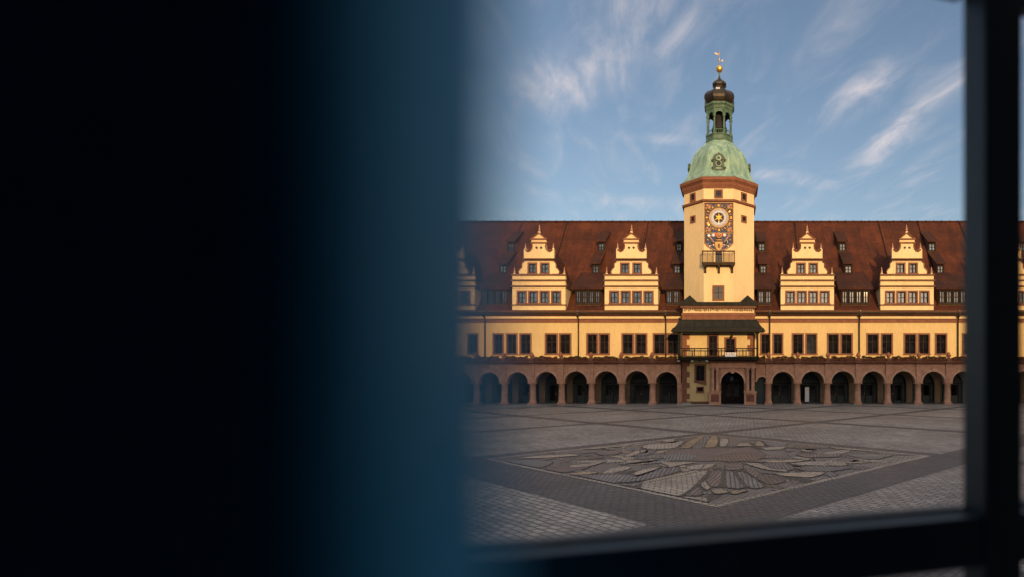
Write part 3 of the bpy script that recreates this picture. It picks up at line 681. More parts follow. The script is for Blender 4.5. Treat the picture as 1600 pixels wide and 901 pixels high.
# flower boxes on the arcade
def plants(x0, x1, y, z, seed):
    q = random.Random(seed); m = MB()
    n = int((x1 - x0) * 330)
    warm = q.uniform(.12, .4)
    for i in range(n):
        px, py = q.uniform(x0, x1), q.uniform(y - .28, y + .2)
        hump = .2 + .07 * math.sin(px * 3.1 + seed) + .05 * math.sin(px * 7.7)
        pz = z + q.uniform(-.3 if py < y - .15 else 0, max(.08, hump))
        s = q.uniform(.05, .095); a = Vector((q.uniform(-1, 1), q.uniform(-1, 1), q.uniform(-.6, 1))).normalized(); b = a.orthogonal().normalized(); e = a.cross(b)
        c0 = Vector((px, py, pz)); red = q.random() < (warm if pz > z - .02 else .6)
        m.add([c0 - b * s, c0 - e * s * .6, c0 + b * s, c0 + e * s * .6], [(0, 1, 2, 3)], 'bloom' if red else 'leaf')
    return m
ORD = ['first', 'second', 'third', 'fourth', 'fifth', 'sixth', 'seventh', 'eighth', 'ninth', 'tenth', 'eleventh', 'twelfth']
def flower_box(x0, x1, label, seed):
    y = YA - .12; z0 = TOPZ + .38
    t = thing('flower_box', label, 'flower box', ((x0 + x1) / 2, y, z0), 'flower boxes along the arcade')
    m = MB(); m.box(x0, x1, y - .2, y + .2, z0, z0 + .26, 'trough'); m.box(x0 - .02, x1 + .02, y - .23, y + .22, z0 + .2, z0 + .25, 'trough'); m.build('trough', t)
    plants(x0 + .03, x1 - .03, y, z0 + .28, seed).build('plants', t)
nl = len(cols_l) - 1
for i in range(nl):
    k = nl - 1 - i
    flower_box(cols_l[i] + .36, cols_l[i + 1] - .36, 'flower box of green and red plants above the %s arch left of the clock tower' % ORD[k], i)
for i in range(len(cols_r) - 1):
    flower_box(cols_r[i] + .36, cols_r[i + 1] - .36, 'flower box of rusty red plants above the %s full arch right of the clock tower' % ORD[i], 40 + i)
flower_box(TX1 + .35, cols_r[0] - .36, 'short flower box above the narrow arch beside the portal', 90)

# ------------------------------------------------------------------ clock tower
YT = 67.6
tw = thing('clock_tower', 'octagonal cream clock tower with green copper dome, astronomical clock and pink stone portal', 'clock tower', (TX, TY, 0))
tz = lambda py: Z(py, YT); tx = lambda px: X(px, YT)
OA = math.pi / 8
def octr(ap): return ap / math.cos(OA)
APO = 4.12
# square base
b = MB()
LW0, LW1, LZ0, LZ1 = tx(1085), tx(1103.4), tz(596), tz(567.6)
SX0, SX1, SZ0, SZ1 = tx(1088), tx(1100), tz(612), tz(603)
PX0 = tx(1109.5)
# ground-floor wall left of the portal with a window and a small one
b.strips(TX0, PX0, tz(600), tz(560), YT, YT + .6, [(LW0 + .02, LW1 - .02, LZ0 + .02, LZ1 - .02)], 'cream')
b.strips(TX0, PX0, 0, tz(600), YT, YT + .6, [(SX0 + .02, SX1 - .02, SZ0 + .02, SZ1 - .02)], 'cream')
b.box(TX0, TX0 + .5, YT + .6, 76, 0, tz(560), 'cream'); b.box(TX1 - .5, TX1, YT + .6, 76, 0, tz(560), 'cream')
# loggia wall
DW = [(tx(1105), tx(1123), tz(557), tz(521)), (tx(1131.7), tx(1150.7), tz(557), tz(526))]
q0, q1 = TX0, TX1
b.strips(q0, tx(1127.3), tz(557), tz(498), YT, YT + .6, [(DW[0][0] + .02, DW[0][1] - .02, DW[0][2], DW[0][3] - .02)], 'cream')
b.strips(tx(1127.3), q1, tz(557), tz(498), YT, YT + .6, [(DW[1][0] + .02, DW[1][1] - .02, DW[1][2], DW[1][3] - .02)], 'cream')
b.box(TX0, TX0 + .5, YT + .6, 76, tz(557), tz(498), 'cream'); b.box(TX1 - .5, TX1, YT + .6, 76, tz(557), tz(498), 'cream')
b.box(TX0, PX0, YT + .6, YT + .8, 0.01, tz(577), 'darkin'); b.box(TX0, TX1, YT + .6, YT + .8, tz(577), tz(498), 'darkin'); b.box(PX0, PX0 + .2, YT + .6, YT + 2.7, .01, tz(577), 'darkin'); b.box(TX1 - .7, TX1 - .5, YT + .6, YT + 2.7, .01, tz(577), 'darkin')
b.box(TX0 + .04, TX1 - .04, YT + .04, 76, tz(488), tz(480.5), 'palecream')
b.build('base_wall', tw)
t = MB()
t.box(TX0 - .04, TX1 + .04, YT - .08, 76.02, tz(498), tz(492.5), 'darkpink'); t.box(TX0 - .1, TX1 + .1, YT - .16, 76.04, tz(492.5), tz(488), 'darkpink')
x = TX0
while x < TX1:
    x2 = x + rnd.uniform(.09, .15); t.box(x, x2, YT - .06, YT + .03, tz(482.5) - rnd.uniform(.05, .22), tz(480.5), 'brown'); x = x2 + rnd.uniform(.05, .13)
t.box(TX0 - .2, TX1 + .2, YT - .3, 76.1, tz(480.5), tz(477), 'brown'); t.box(TX0 - .36, TX1 + .36, YT - .46, 76.16, tz(477), tz(471.5), 'slate')
t.build('cornice', tw)
bp_ = MB(); bp_.box(TX0 - .06, PX0, YT - .08, YT - .002, 0, .38, 'brown'); bp_.build('plinth', tw)
qn = MB()
for lev0, lev1, xs_, s in ((631, 560, TX0, 1), (555, 519, TX0, 1), (555, 519, TX1, -1)):
    z = tz(lev0); i = 0
    while z < tz(lev1) - .2:
        h_ = min(.62, tz(lev1) - z); wd = .82 if i % 2 else .5
        a, c = (xs_ - .02, xs_ + wd) if s > 0 else (xs_ - wd, xs_ + .02)
        qn.box(a, c, YT - .07, YT - .004, max(z, .0), z + h_ - .015, 'darkpink'); z += h_; i += 1
qn.build('quoin', tw)
def twindow(x0, x1, z0, z1, yf=YT, **k):
    s_, b_, p_ = MB(), MB(), MB(); winmesh(s_, b_, p_, x0, x1, z0, z1, yf, **k); o = s_.build('window', tw); b_.build('sash', o); p_.build('pane', o); return o
twindow(LW0, LW1, LZ0, LZ1, sw=.2)
m = MB(); m.prism([(LW0 - .04, LZ0 + .12), (LW0 - .04, LZ0 + .02), (LW1 + .04, LZ0 - .38), (LW1 + .04, LZ0 + .12)], YT - .14, YT - .073, 'darkpink'); m.build('window_apron', tw)
twindow(SX0, SX1, SZ0, SZ1, sw=.12, rows=2)
for q in DW: twindow(q[0], q[1], q[2] + .01, q[3], sw=.2, rows=3, sill=False)
# portal
pr = MB(); YP = YT - .25
cpx0, cpx1 = tx(1109.5), tx(1181); pc = tx(1144.6); prad = 18.2 * YT / F; psp = tz(598)
arch_bay(pr, tx(1126), tx(1163.2), YP, YT + .6, psp, tz(574), prad, 'pink', True)
pr.box(tx(1126), pc - prad, YP, YT + .6, 0, psp, 'pink'); pr.box(pc + prad, tx(1163.2), YP, YT + .6, 0, psp, 'pink')
pr.box(cpx0, tx(1126), YP + .1, YT + .6, 0, tz(574), 'pink'); pr.box(tx(1163.2), TX1, YP + .1, YT + .6, 0, tz(574), 'pink')
pr.box(cpx0 - .02, cpx1, YP - .22, YT + .6, tz(574), tz(570.5), 'pink'); pr.box(cpx0 + .06, cpx1 - .06, YP - .12, YT + .6, tz(570.5), tz(565.5), 'pink')
pr.box(cpx0 - .15, cpx1 + .15, YP - .4, YT + .6, tz(565.5), tz(562.5), 'darkpink')
pr.prism([(pc - .18, tz(582.5)), (pc + .18, tz(582.5)), (pc + .28, tz(574.5)), (pc - .28, tz(574.5))], YP - .26, YP - .09, 'pink')
portal = pr.build('portal', tw)
for px in (1113.8, 1121, 1168, 1176):
    m = MB(); x = tx(px); m.lathe(x, YP - .12, [(.24, tz(610)), (.24, tz(608.5)), (.19, tz(607.5)), (.2, tz(598)), (.165, tz(578.5)), (.2, tz(578)), (.25, tz(575.5)), (.26, tz(574.1))], 14, 'pink'); m.build('column', portal)
for px in (1117.4, 1172):
    m = MB(); x = tx(px); hw = .66
    m.box(x - hw, x + hw, YP - .42, YP + .098, .16, tz(612.5), 'pink'); m.box(x - hw - .07, x + hw + .07, YP - .5, YP + .098, tz(612.5), tz(610.1), 'pink'); m.box(x - hw - .08, x + hw + .08, YP - .5, YP + .098, 0.03, .16, 'pink')
    m.box(x - .45, x + .45, YP - .47, YP - .42, .4, tz(615), 'darkpink')
    m.build('pedestal', portal)
    m = MB(); m.box(x - .1, x + .1, YP + .05, YP + .098, tz(609), tz(577), 'black'); m.build('niche', portal)
# dark gateway with glazed doors deep inside
m = MB(); gy = YT + 2.6
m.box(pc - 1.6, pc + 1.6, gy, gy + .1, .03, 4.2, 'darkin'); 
for s in (-1, 1):
    m.box(pc + s * .06 + (-.8 if s < 0 else 0), pc + s * .06 + (0 if s < 0 else .6), gy - .06, gy - .002, .1, 2.5, 'sash'); m.box(pc + s * .46 - .3, pc + s * .46 + .3, gy - .075, gy - .062, .9, 2.3, 'gateglass')
m.box(pc - .8, pc + .8, gy - .06, gy - .002, 2.62, 3.4, 'gateglass'); m.build('door', portal)
m = MB(); m.lathe(pc - .1, YT + 1.2, [(.03, 3.3), (.22, 3.1), (.17, 2.75), (.05, 2.68)], 8, 'panelight'); m.tube((pc - .1, YT + 1.2, 3.3), (pc - .1, YT + 1.2, 4.0), .02, 'iron'); m.build('gate_lamp', portal)
# narrow arch right of portal: glazed dark door
m = MB(); m.box(xs0 - .1, cols_r[0] - .3, YA + .72, YA + .8, 0.03, 3.6, 'door'); m.build('side_door', tw)
m = MB(); m.prism([(tx(1058), 0), (tx(1114), 0), (tx(1114), .09), (tx(1058), .09)], YT - 1.15, YT - .1, 'step'); m.box(tx(1066), tx(1080), YT - .75, YT - .09, .092, .26, 'step'); m.build('step', tw)

# loggia: balcony, posts, bell-shaped roof
LY = YT - 1.35; bx0, bx1 = TX - 4.5, TX + 4.5
lg = MB(); lg.box(bx0, bx1, LY, YT - .003, tz(562), tz(557.2), 'timber'); lg.box(bx0 - .05, bx1 + .05, LY - .06, YT - .003, tz(558.2), tz(557), 'timber')
for k in range(9):
    x = bx0 + .3 + k * (bx1 - bx0 - .6) / 8; lg.box(x - .08, x + .08, LY + .1, YT - .01, tz(563.4), tz(562), 'timber')
for x in (bx0 + .12, bx1 - .12): lg.prism([(x - .1, tz(562)), (x - .1, tz(563)), (x + .1, tz(563)), (x + .1, tz(562))], LY + .05, YT - .02, 'timber')
loggia = lg.build('balcony', tw)
m = MB()
for z0, z1, ex in ((545.2, 543.6, .05), (556.6, 555.6, .02)):
    m.box(bx0, bx1, LY + .03 - ex, LY + .11 + ex, tz(z0), tz(z1), 'timber')
    for x in (bx0, bx1 - .1): m.box(x, x + .1, LY + .12 + ex, YT - .01, tz(z0), tz(z1), 'timber')
for px in (1069, 1078, 1081, 1085, 1095, 1105.5, 1116, 1127, 1138, 1151, 1160, 1166, 1170, 1176):
    x = X(px, LY); wv = .055 if px in (1085, 1105.5, 1127, 1151) else .03
    m.box(x - wv, x + wv, LY + .04, LY + .1, tz(555.7), tz(545.1), 'timber')
m.build('railing', loggia)
for x in (bx0 + .14, bx1 - .14):
    m = MB(); m.box(x - .12, x + .12, LY + .0, LY + .24, tz(557.1), tz(519.5), 'timber'); m.box(x - .2, x + .2, LY - .05, LY + .3, tz(522), tz(519.6), 'timber')
    m.build('post', loggia)
m = MB()
cu = [(LY - .42, 519), (LY - .42, 515), (LY - .34, 513.5), (LY - .12, 512.5), (LY + .1, 510), (LY + .28, 506.5), (LY + .45, 502.5), (LY + .75, 499.2), (YT - .09, 498.4)]
ex = [5.12, 5.12, 5.05, 4.92, 4.78, 4.62, 4.48, 4.3, 4.22]
vs, fs = [], []
for (y, p_), e in zip(cu, ex): vs += [(TX - e, YT - .09, tz(p_)), (TX - e, y, tz(p_)), (TX + e, y, tz(p_)), (TX + e, YT - .09, tz(p_))]
for i in range(len(cu) - 1):
    for j in range(3): fs.append((i * 4 + j, i * 4 + j + 1, i * 4 + 5 + j, i * 4 + 4 + j))
fs.append((0, 3, 2, 1)); fs.append((0, 4, 8, 12, 16, 20, 24, 28, 32, 35, 31, 27, 23, 19, 15, 11, 7, 3))
m.add(vs, fs, 'slate')
for k in range(1, 10):
    x = TX - 4.4 + k * .88
    for (y, p_), (y2, p2) in zip(cu[3:-1], cu[4:]): m.tube((x, y, tz(p_) + .015), (x, y2, tz(p2) + .015), .022, 'slate', 5)
m.box(TX - 5.2, TX + 5.2, LY - .52, LY - .425, tz(519.3), tz(516.4), 'iron')
m.build('loggia_roof', tw)
hl = MB(); x = X(1143.2, YT - .6); y = YT - .7
hl.tube((x, y, tz(519)), (x, y, tz(523.4)), .02, 'iron', 6); hl.lathe(x, y, [(.03, tz(523.2)), (.14, tz(524.2)), (.11, tz(527)), (.04, tz(527.8))], 8, 'iron')
tag(hl.build('hanging_lantern'), 'small dark lantern hanging under the loggia roof by the right door', 'lantern')
bn = MB(); bn.box(tx(1133), tx(1150.4), LY - .03, LY - .012, tz(557), tz(550.6), 'white')
for i in range(6): bn.box(tx(1134.5 + i * 2.5), tx(1136 + i * 2.5), LY - .036, LY - .031, tz(553.6 - (i % 2) * .5), tz(551.4 + (i % 3) * .4), 'brown')
tag(bn.build('banner'), 'white cloth banner with dark marks tied to the loggia railing', 'banner')
for i, px in enumerate((1062, 1082.5, 1105)):
    sp = MB(); x = tx(px); sp.lathe(x, LY + .2, [(.14, tz(564.2)), (.16, tz(563.3)), (.08, tz(562.4)), (.05, tz(562.05))], 10, 'white')
    tag(sp.build('downlight'), ['small white downlight under the left end of the loggia balcony', 'small white downlight under the balcony above the tall ground floor window', 'small white downlight under the balcony beside the portal top'][i], 'light', 'downlights under the loggia')

# octagonal shaft
sh = MB(); OZ0, OZ1 = tz(471.6), 24.95
sh.lathe(TX, TY, [(octr(APO), OZ0), (octr(APO), OZ1)], 8, 'palecream', OA, False)
shaft = sh.build('shaft', tw)
YO = TY - APO
oz = lambda py: Z(py, YO); ox = lambda px: X(px, YO)
t = MB()
def octring(mb, prof, m): mb.lathe(TX, TY, [(octr(a), z) for a, z in prof], 8, m, OA, False)
octring(t, [(APO + .02, oz(316.4)), (APO + .22, oz(315.4)), (APO + .26, oz(312.6)), (APO + .02, oz(311.6))], 'darkpink')
octring(t, [(APO + .02, 24.55), (APO + .1, 24.75), (APO + .2, 24.95), (APO + .24, 25.2), (APO + .5, 25.45), (APO + .52, 25.72), (APO + .3, 25.86)], 'darkpink')
for s in (-1, 1):      # flat lesenes on the edges of the front face
    t.box(TX + s * 1.56 - .13, TX + s * 1.56 + .13, YO - .05, YO - .003, OZ0 + .5, oz(317), 'palecream')
t.build('cornice', tw)
for s1 in (-1, 1):
    for s2 in (-1, 1):      # little corner broaches where square turns to octagon
        m = MB(); cx_, cy_ = TX + s1 * 3.32, TY + s2 * 3.55; h_ = .95
        m.add([(cx_ - .95, cy_ - .9, OZ0), (cx_ + .95, cy_ - .9, OZ0), (cx_ + .95, cy_ + .9, OZ0), (cx_ - .95, cy_ + .9, OZ0), (cx_, cy_, OZ0 + h_)], [(0, 1, 4), (1, 2, 4), (2, 3, 4), (3, 0, 4), (3, 2, 1, 0)], 'slate'); m.build('broach', tw)
def facewin(ang, dx, z0, z1, wd, sw=.17, rows=2, hz=False):
    """window on one face of the octagon: built on the front face, then turned about the tower axis"""
    s_ = MB(); x0, x1 = TX + dx - wd / 2, TX + dx + wd / 2; yf = YO - .1
    d = YO + .05
    for a, b_, c_, e in ((x0, x0 + sw, z0, z1), (x1 - sw, x1, z0, z1), (x0 + sw, x1 - sw, z1 - sw, z1), (x0 + sw, x1 - sw, z0, z0 + sw)): s_.box(a, b_, yf, d, c_, e, 'darkpink')
    p = MB(); p.box(x0 + sw, x1 - sw, YO - .02, YO + .04, z0 + sw, z1 - sw, 'pane')
    sa = MB(); xm = (x0 + x1) / 2; sa.box(xm - .03, xm + .03, YO - .045, YO - .022, z0 + sw, z1 - sw, 'sash'); zm = z0 + (z1 - z0) * .55; sa.box(x0 + sw, x1 - sw, YO - .042, YO - .022, zm - .025, zm + .025, 'sash')
    rot = Matrix.Translation((TX, TY, 0)) @ Matrix.Rotation(ang, 4, 'Z') @ Matrix.Translation((-TX, -TY, 0))
    for q in (s_, sa, p): q.v = [tuple(rot @ Vector(v)) for v in q.v]
    o = s_.build('window', tw); sa.build('sash', o); p.build('pane', o)
facewin(0, 0, oz(310.4), oz(296.4), .98)
for a in (-math.pi / 4, math.pi / 4):
    facewin(a, -.1 if a < 0 else -.05, oz(310.4), oz(297), .92); facewin(a, -.1 if a < 0 else -.05, oz(344.5), oz(333), .85)
facewin(0, -.02, oz(469), oz(446), 1.36, .2)
for a in (-math.pi / 2, math.pi / 2): facewin(a, 0, oz(310.4), oz(297), .92)

# astronomical clock
ckx = ox(1123.3); kk = YO / F
ck = MB(); y0 = YO - .07
x0, x1 = ox(1102.2), ox(1144.6); zt, zb = oz(319.2), oz(381.5)
arcpts = [(x0 + (x1 - x0) * i / 16, zb - (.78) * math.sin(math.pi * i / 16) ** .8) for i in range(17)]
ck.prism(arcpts + [(x1, zt), (x0, zt)], y0, YO - .003, 'navy')
clock = ck.build('clock', tw)
fr = MB()
fr.box(x0 - .1, x0 + .06, y0 - .09, y0 + .06, zb, zt, 'brown'); fr.box(x1 - .06, x1 + .1, y0 - .09, y0 + .06, zb, zt, 'brown'); fr.box(x0 - .1, x1 + .1, y0 - .092, y0 + .06, zt, zt + .12, 'brown')
for i in range(16): fr.tube((arcpts[i][0], y0 - .03, arcpts[i][1]), (arcpts[i + 1][0], y0 - .03, arcpts[i + 1][1]), .07, 'flesh', 6)
dz = oz(341)
fr.box(x0 + .06, x1 - .06, y0 - .05, y0 - .003, oz(365.6), oz(364.6), 'goldpaint')
fr.build('frame', clock)
dl = MB(); rr = 15.4 * kk
dl.disc(ckx, dz, rr, y0 - .06, y0 - .003, 'goldpaint', 48); dl.disc(ckx, dz, rr * .9, y0 - .075, y0 - .062, 'flesh', 48); dl.disc(ckx, dz, rr * .86, y0 - .09, y0 - .077, 'dial', 48)
for k in range(48):
    a = math.pi * k / 24; dl.tube((ckx + math.cos(a) * rr * .76, y0 - .092, dz + math.sin(a) * rr * .76), (ckx + math.cos(a) * rr * .83, y0 - .092, dz + math.sin(a) * rr * .83), .012 if k % 4 else .025, 'sashpale', 4)
dl.disc(ckx, dz, rr * .62, y0 - .096, y0 - .0915, 'white', 40, rr * .585)
dl.disc(ckx, dz, rr * .5, y0 - .1, y0 - .0925, 'black', 40)
for k in range(24):
    a = math.pi * k / 12; dl.tube((ckx + math.cos(a) * rr * .5, y0 - .1, dz + math.sin(a) * rr * .5), (ckx + math.cos(a) * rr * (.6 if k % 2 else .55), y0 - .1, dz + math.sin(a) * rr * (.6 if k % 2 else .55)), .03, 'black', 4)
dl.build('dial', clock)
st = MB(); pts = []
for k in range(12):
    a = math.pi / 2 + math.pi * k / 6; q = rr * (.42 if k % 2 == 0 else .16)
    if k == 4: q = rr * .5
    pts.append((ckx + q * math.cos(a), dz + q * math.sin(a)))
st.prism(pts, y0 - .15, y0 - .102, 'yellow'); st.disc(ckx, dz, rr * .14, y0 - .2, y0 - .151, 'yellow', 20)
st.build('star_hand', clock)
hd = MB()
hd.prism([(ckx - .03, dz - .1), (ckx + .03, dz - .1), (ckx + .05, dz - rr * .62), (ckx, dz - rr * .72), (ckx - .05, dz - rr * .62)], y0 - .128, y0 - .104, 'white'); hd.build('hand', clock)
nm = MB()
ROM = ['XII', 'I', 'II', 'III', 'IIII', 'V', 'VI', 'VII', 'VIII', 'IX', 'X', 'XI']
for k in range(12):      # dark numeral shields between gold studs
    a = math.pi / 2 - math.pi * k / 6; cxk, czk = ckx + math.cos(a) * rr * 1.24, dz + math.sin(a) * rr * 1.24
    nm.disc(cxk, czk, rr * .2, y0 - .06, y0 - .004, 'black', 16); nm.disc(cxk, czk, rr * .215, y0 - .045, y0 - .004, 'goldpaint', 16, rr * .2)
    a2 = a + math.pi / 12
    nm.tube((ckx + math.cos(a2) * rr * 1.02, y0 - .06, dz + math.sin(a2) * rr * 1.02), (ckx + math.cos(a2) * rr * 1.24, y0 - .06, dz + math.sin(a2) * rr * 1.24), .06, 'goldpaint', 6); 
    nm.sphere((ckx + math.cos(a2) * rr * 1.27, y0 - .06, dz + math.sin(a2) * rr * 1.27), .085, 'flesh', 8)
    n_ = len(ROM[k]); sx_ = .1
    for i, ch in enumerate(ROM[k]):
        u = (i - (n_ - 1) / 2) * sx_; ca, sa_ = math.sin(a), -math.cos(a)   # tangent
        def pt(du, dv): return (cxk + (u + du) * ca + dv * math.cos(a), y0 - .066, czk + (u + du) * sa_ + dv * math.sin(a))
        segs = {'I': [((0, -.12), (0, .12))], 'V': [((-.04, .12), (0, -.12)), ((.04, .12), (0, -.12))], 'X': [((-.04, -.12), (.04, .12)), ((.04, -.12), (-.04, .12))]}[ch]
        for p, q in segs: nm.tube(pt(*p), pt(*q), .013, 'gold', 4)
nm.build('numerals', clock)
for sxx in (-1, 1):      # corner figures
    for szz in (-1, 1):
        m = MB(); fx, fz = ckx + sxx * 16.6 * kk, dz + szz * (17.2 if szz > 0 else 18.6) * kk
        m.sphere((fx + sxx * .1, y0 - .04, fz + .12), .2, 'flesh', 10); m.sphere((fx - sxx * .1, y0 - .03, fz - .12), .24, 'flesh', 10); m.sphere((fx + sxx * .22, y0 - .03, fz - .2), .17, 'goldpaint', 8)
        m.tube((fx, y0 - .05, fz), (fx - sxx * .32, y0 - .05, fz + .24), .07, 'flesh', 6); m.build('corner_figure', clock)
mo = MB(); mz_ = oz(368.5)
mo.disc(ckx, mz_, 4.6 * kk * 1.0, y0 - .09, y0 - .004, 'red', 24)
mo.prism([(ckx - 9.5 * kk, mz_ - .14), (ckx + 9.5 * kk, mz_ - .14), (ckx + 8 * kk, mz_ + .2), (ckx - 8 * kk, mz_ + .2)], y0 - .07, y0 - .006, 'red')
mo.sphere((ckx + .03, y0 - .09, mz_), .19, 'flesh', 12); mo.disc(ckx + .03, mz_, .3, y0 - .12, y0 - .092, 'goldpaint', 20, .22)
for s in (-1, 1): mo.sphere((ckx + s * 8.6 * kk, y0 - .04, mz_), .19, 'white', 10); mo.sphere((ckx + s * 10.4 * kk, y0 - .03, mz_ - .02), .13, 'dial', 10)
mo.build('moon_ball', clock)
hs = MB(); sz = oz(384.5)
hs.prism([(ckx - .4, sz + .42), (ckx - .46, sz), (ckx - .3, sz - .4), (ckx, sz - .66), (ckx + .3, sz - .4), (ckx + .46, sz), (ckx + .4, sz + .42)], y0 - .15, y0 - .004, 'goldpaint')
hs.prism([(ckx - .07, sz - .3), (ckx + .09, sz - .3), (ckx + .13, sz + .1), (ckx, sz + .24), (ckx - .1, sz + .1)], y0 - .17, y0 - .152, 'brown')
hs.tube((ckx - .36, y0 - .1, oz(376)), (ckx + .36, y0 - .1, oz(376)), .13, 'goldpaint', 8); hs.tube((ckx - .3, y0 - .1, oz(374)), (ckx + .3, y0 - .1, oz(374)), .1, 'black', 8)
for s in (-1, 1):
    hs.prism([(ckx + s * 5 * kk, sz + .2), (ckx + s * 11 * kk, sz + .05), (ckx + s * 13 * kk, sz + .38), (ckx + s * 8 * kk, sz + .5)][::s], y0 - .06, y0 - .005, 'black')
    for i in range(7): hs.sphere((ckx + s * (6 + i * 2.1) * kk, y0 - .05, sz - .15 + .2 * ((i * 3) % 4) / 3 + i * .02), .09, ('flesh', 'white', 'goldpaint')[i % 3], 8)
    hs.tube((ckx + s * 15 * kk, y0 - .08, oz(370)), (ckx + s * 7 * kk, y0 - .08, oz(381)), .12, 'flesh', 7, .07)
    hs.sphere((ckx + s * 15.6 * kk, y0 - .08, oz(369.5)), .19, 'white' if s < 0 else 'flesh', 9); hs.sphere((ckx + s * 17.5 * kk, y0 - .05, oz(376)), .15, 'goldpaint', 8)
hs.disc(ckx + 11 * kk, oz(378.6), .22, y0 - .06, y0 - .005, 'dial', 16, .15)
hs.build('shield', clock)

# musicians' balcony under the clock
bl = MB(); ax0, ax1 = ox(1098), ox(1147.6); by = YO - .95
bl.box(ax0, ax1, by, YO - .003, oz(416.5), oz(414), 'oldwood'); bl.box(ax0 - .08, ax1 + .08, by - .08, YO - .003, oz(414), oz(413), 'oldwood')
bal = bl.build('clock_balcony', tw)
m = MB()
for z0, z1, e in ((396.2, 394.6, .05), (412.9, 412.2, 0)): m.box(ax0 - e, ax1 + e, by - e, by + .08 + e, oz(z0), oz(z1), 'oldwood'); m.box(ax0 - e, ax0 + .08, by + .09 + e, YO - .01, oz(z0), oz(z1), 'oldwood'); m.box(ax1 - .08, ax1 + e, by + .09 + e, YO - .01, oz(z0), oz(z1), 'oldwood')
for i in range(7):
    x = ax0 + (ax1 - ax0) * i / 6; wv = .045 if i % 2 == 0 else .02; m.box(x - wv, x + wv, by + .01, by + .07, oz(413), oz(396), 'oldwood')
m.build('railing', bal)
for a, b_ in ((ax0 + .1, ox(1117.5)), (ox(1128.6), ax1 - .1)):
    m = MB(); n_ = int((b_ - a) / .11)
    for i in range(n_ + 1):
        x = a + (b_ - a) * i / n_; m.box(x - .014, x + .014, by + .03, by + .05, oz(412.3), oz(396.2), 'mesh')
    for j in range(11):
        z = oz(412) + (oz(396.4) - oz(412)) * j / 10; m.box(a, b_, by + .052, by + .064, z - .014, z + .014, 'mesh')
    m.build('mesh_panel', bal)
for x in (ox(1102), ckx, ox(1144)):
    m = MB(); m.xprism([(YO - .003, oz(428)), (YO - .2, oz(426)), (YO - .3, oz(421)), (YO - .8, oz(418.6)), (YO - .85, oz(416.6)), (YO - .003, oz(416.6))], x - .13, x + .13, 'goldpaint' if False else 'oldwood'); m.build('bracket', bal)
m = MB(); m.box(ox(1118), ox(1128), YO - .05, YO - .003, oz(413), oz(394), 'sash'); m.box(ox(1119), ox(1127), YO - .06, YO - .052, oz(413), oz(395), 'pane'); m.build('door', bal)

# copper dome, lantern, onion, ball, vane
dm = MB(); prof = [(4.34, 25.87), (4.1, 26.12), (3.78, 26.6), (3.5, 27.3), (3.36, 28.0), (3.24, 28.6), (2.92, 29.4), (2.42, 30.1), (2.0, 30.55), (1.72, 30.85), (1.62, 31.1)]
octring(dm, prof, 'copper')
for k in range(8):
    a = OA + k * math.pi / 4
    for (r1, z1), (r2, z2) in zip(prof[:-1], prof[1:]):
        dm.tube((TX + octr(r1) * math.cos(a), TY + octr(r1) * math.sin(a), z1), (TX + octr(r2) * math.cos(a), TY + octr(r2) * math.sin(a), z2), .05, 'copper', 5)
dome = dm.build('dome', tw)
def oculus(ang):
    m = MB(); yf = TY - 3.75; z0 = 26.75
    m.box(TX - .72, TX + .72, yf, TY - 2.9, z0, z0 + .2, 'deepcopper'); m.box(TX - .62, TX - .34, yf + .05, TY - 2.9, z0 + .2, z0 + 1.25, 'deepcopper'); m.box(TX + .34, TX + .62, yf + .05, TY - 2.9, z0 + .2, z0 + 1.25, 'deepcopper')
    m.box(TX - .34, TX + .34, yf + .2, TY - 2.9, z0 + .2, z0 + 1.3, 'deepcopper')
    n = 12; q = [(TX + .72 * math.cos(math.pi * k / n), z0 + 1.25 + .72 * math.sin(math.pi * k / n)) for k in range(n + 1)]
    m.prism(q, yf - .02, TY - 2.6, 'deepcopper')
    m.disc(TX, z0 + .86, .36, yf + .1, yf + .19, 'copper', 20, .27)
    m.disc(TX, z0 + .86, .27, yf + .13, yf + .195, 'black', 20); m.disc(TX, z0 + 1.42, .3, yf - .06, yf - .022, 'copper', 16, .18); m.sphere((TX, yf + .1, z0 + 2.0), .12, 'deepcopper', 8)
    for s in (-1, 1): m.sphere((TX + s * .68, yf + .1, z0 + .32), .17, 'deepcopper', 8); m.sphere((TX + s * .72, yf + .15, z0 + 1.25), .14, 'deepcopper', 8)
    rot = Matrix.Translation((TX, TY, 0)) @ Matrix.Rotation(ang, 4, 'Z') @ Matrix.Translation((-TX, -TY, 0)); m.v = [tuple(rot @ Vector(v)) for v in m.v]
    m.build('oculus', dome)
for a in (0, math.pi / 2, math.pi, -math.pi / 2): oculus(a)
ln = MB(); octring(ln, [(1.6, 31.1), (1.68, 31.2), (1.6, 31.3), (1.5, 31.34), (1.5, 31.8), (1.6, 31.86), (1.6, 31.96), (1.3, 31.98)], 'darkcopper')
lc_ = MB(); octring(lc_, [(1.5, 34.95), (1.56, 35.05), (1.62, 35.25), (1.78, 35.4), (1.8, 35.6), (1.5, 35.72)], 'darkcopper')
lantern = ln.build('bell_lantern', tw); lc_.build('lantern_cornice', lantern)
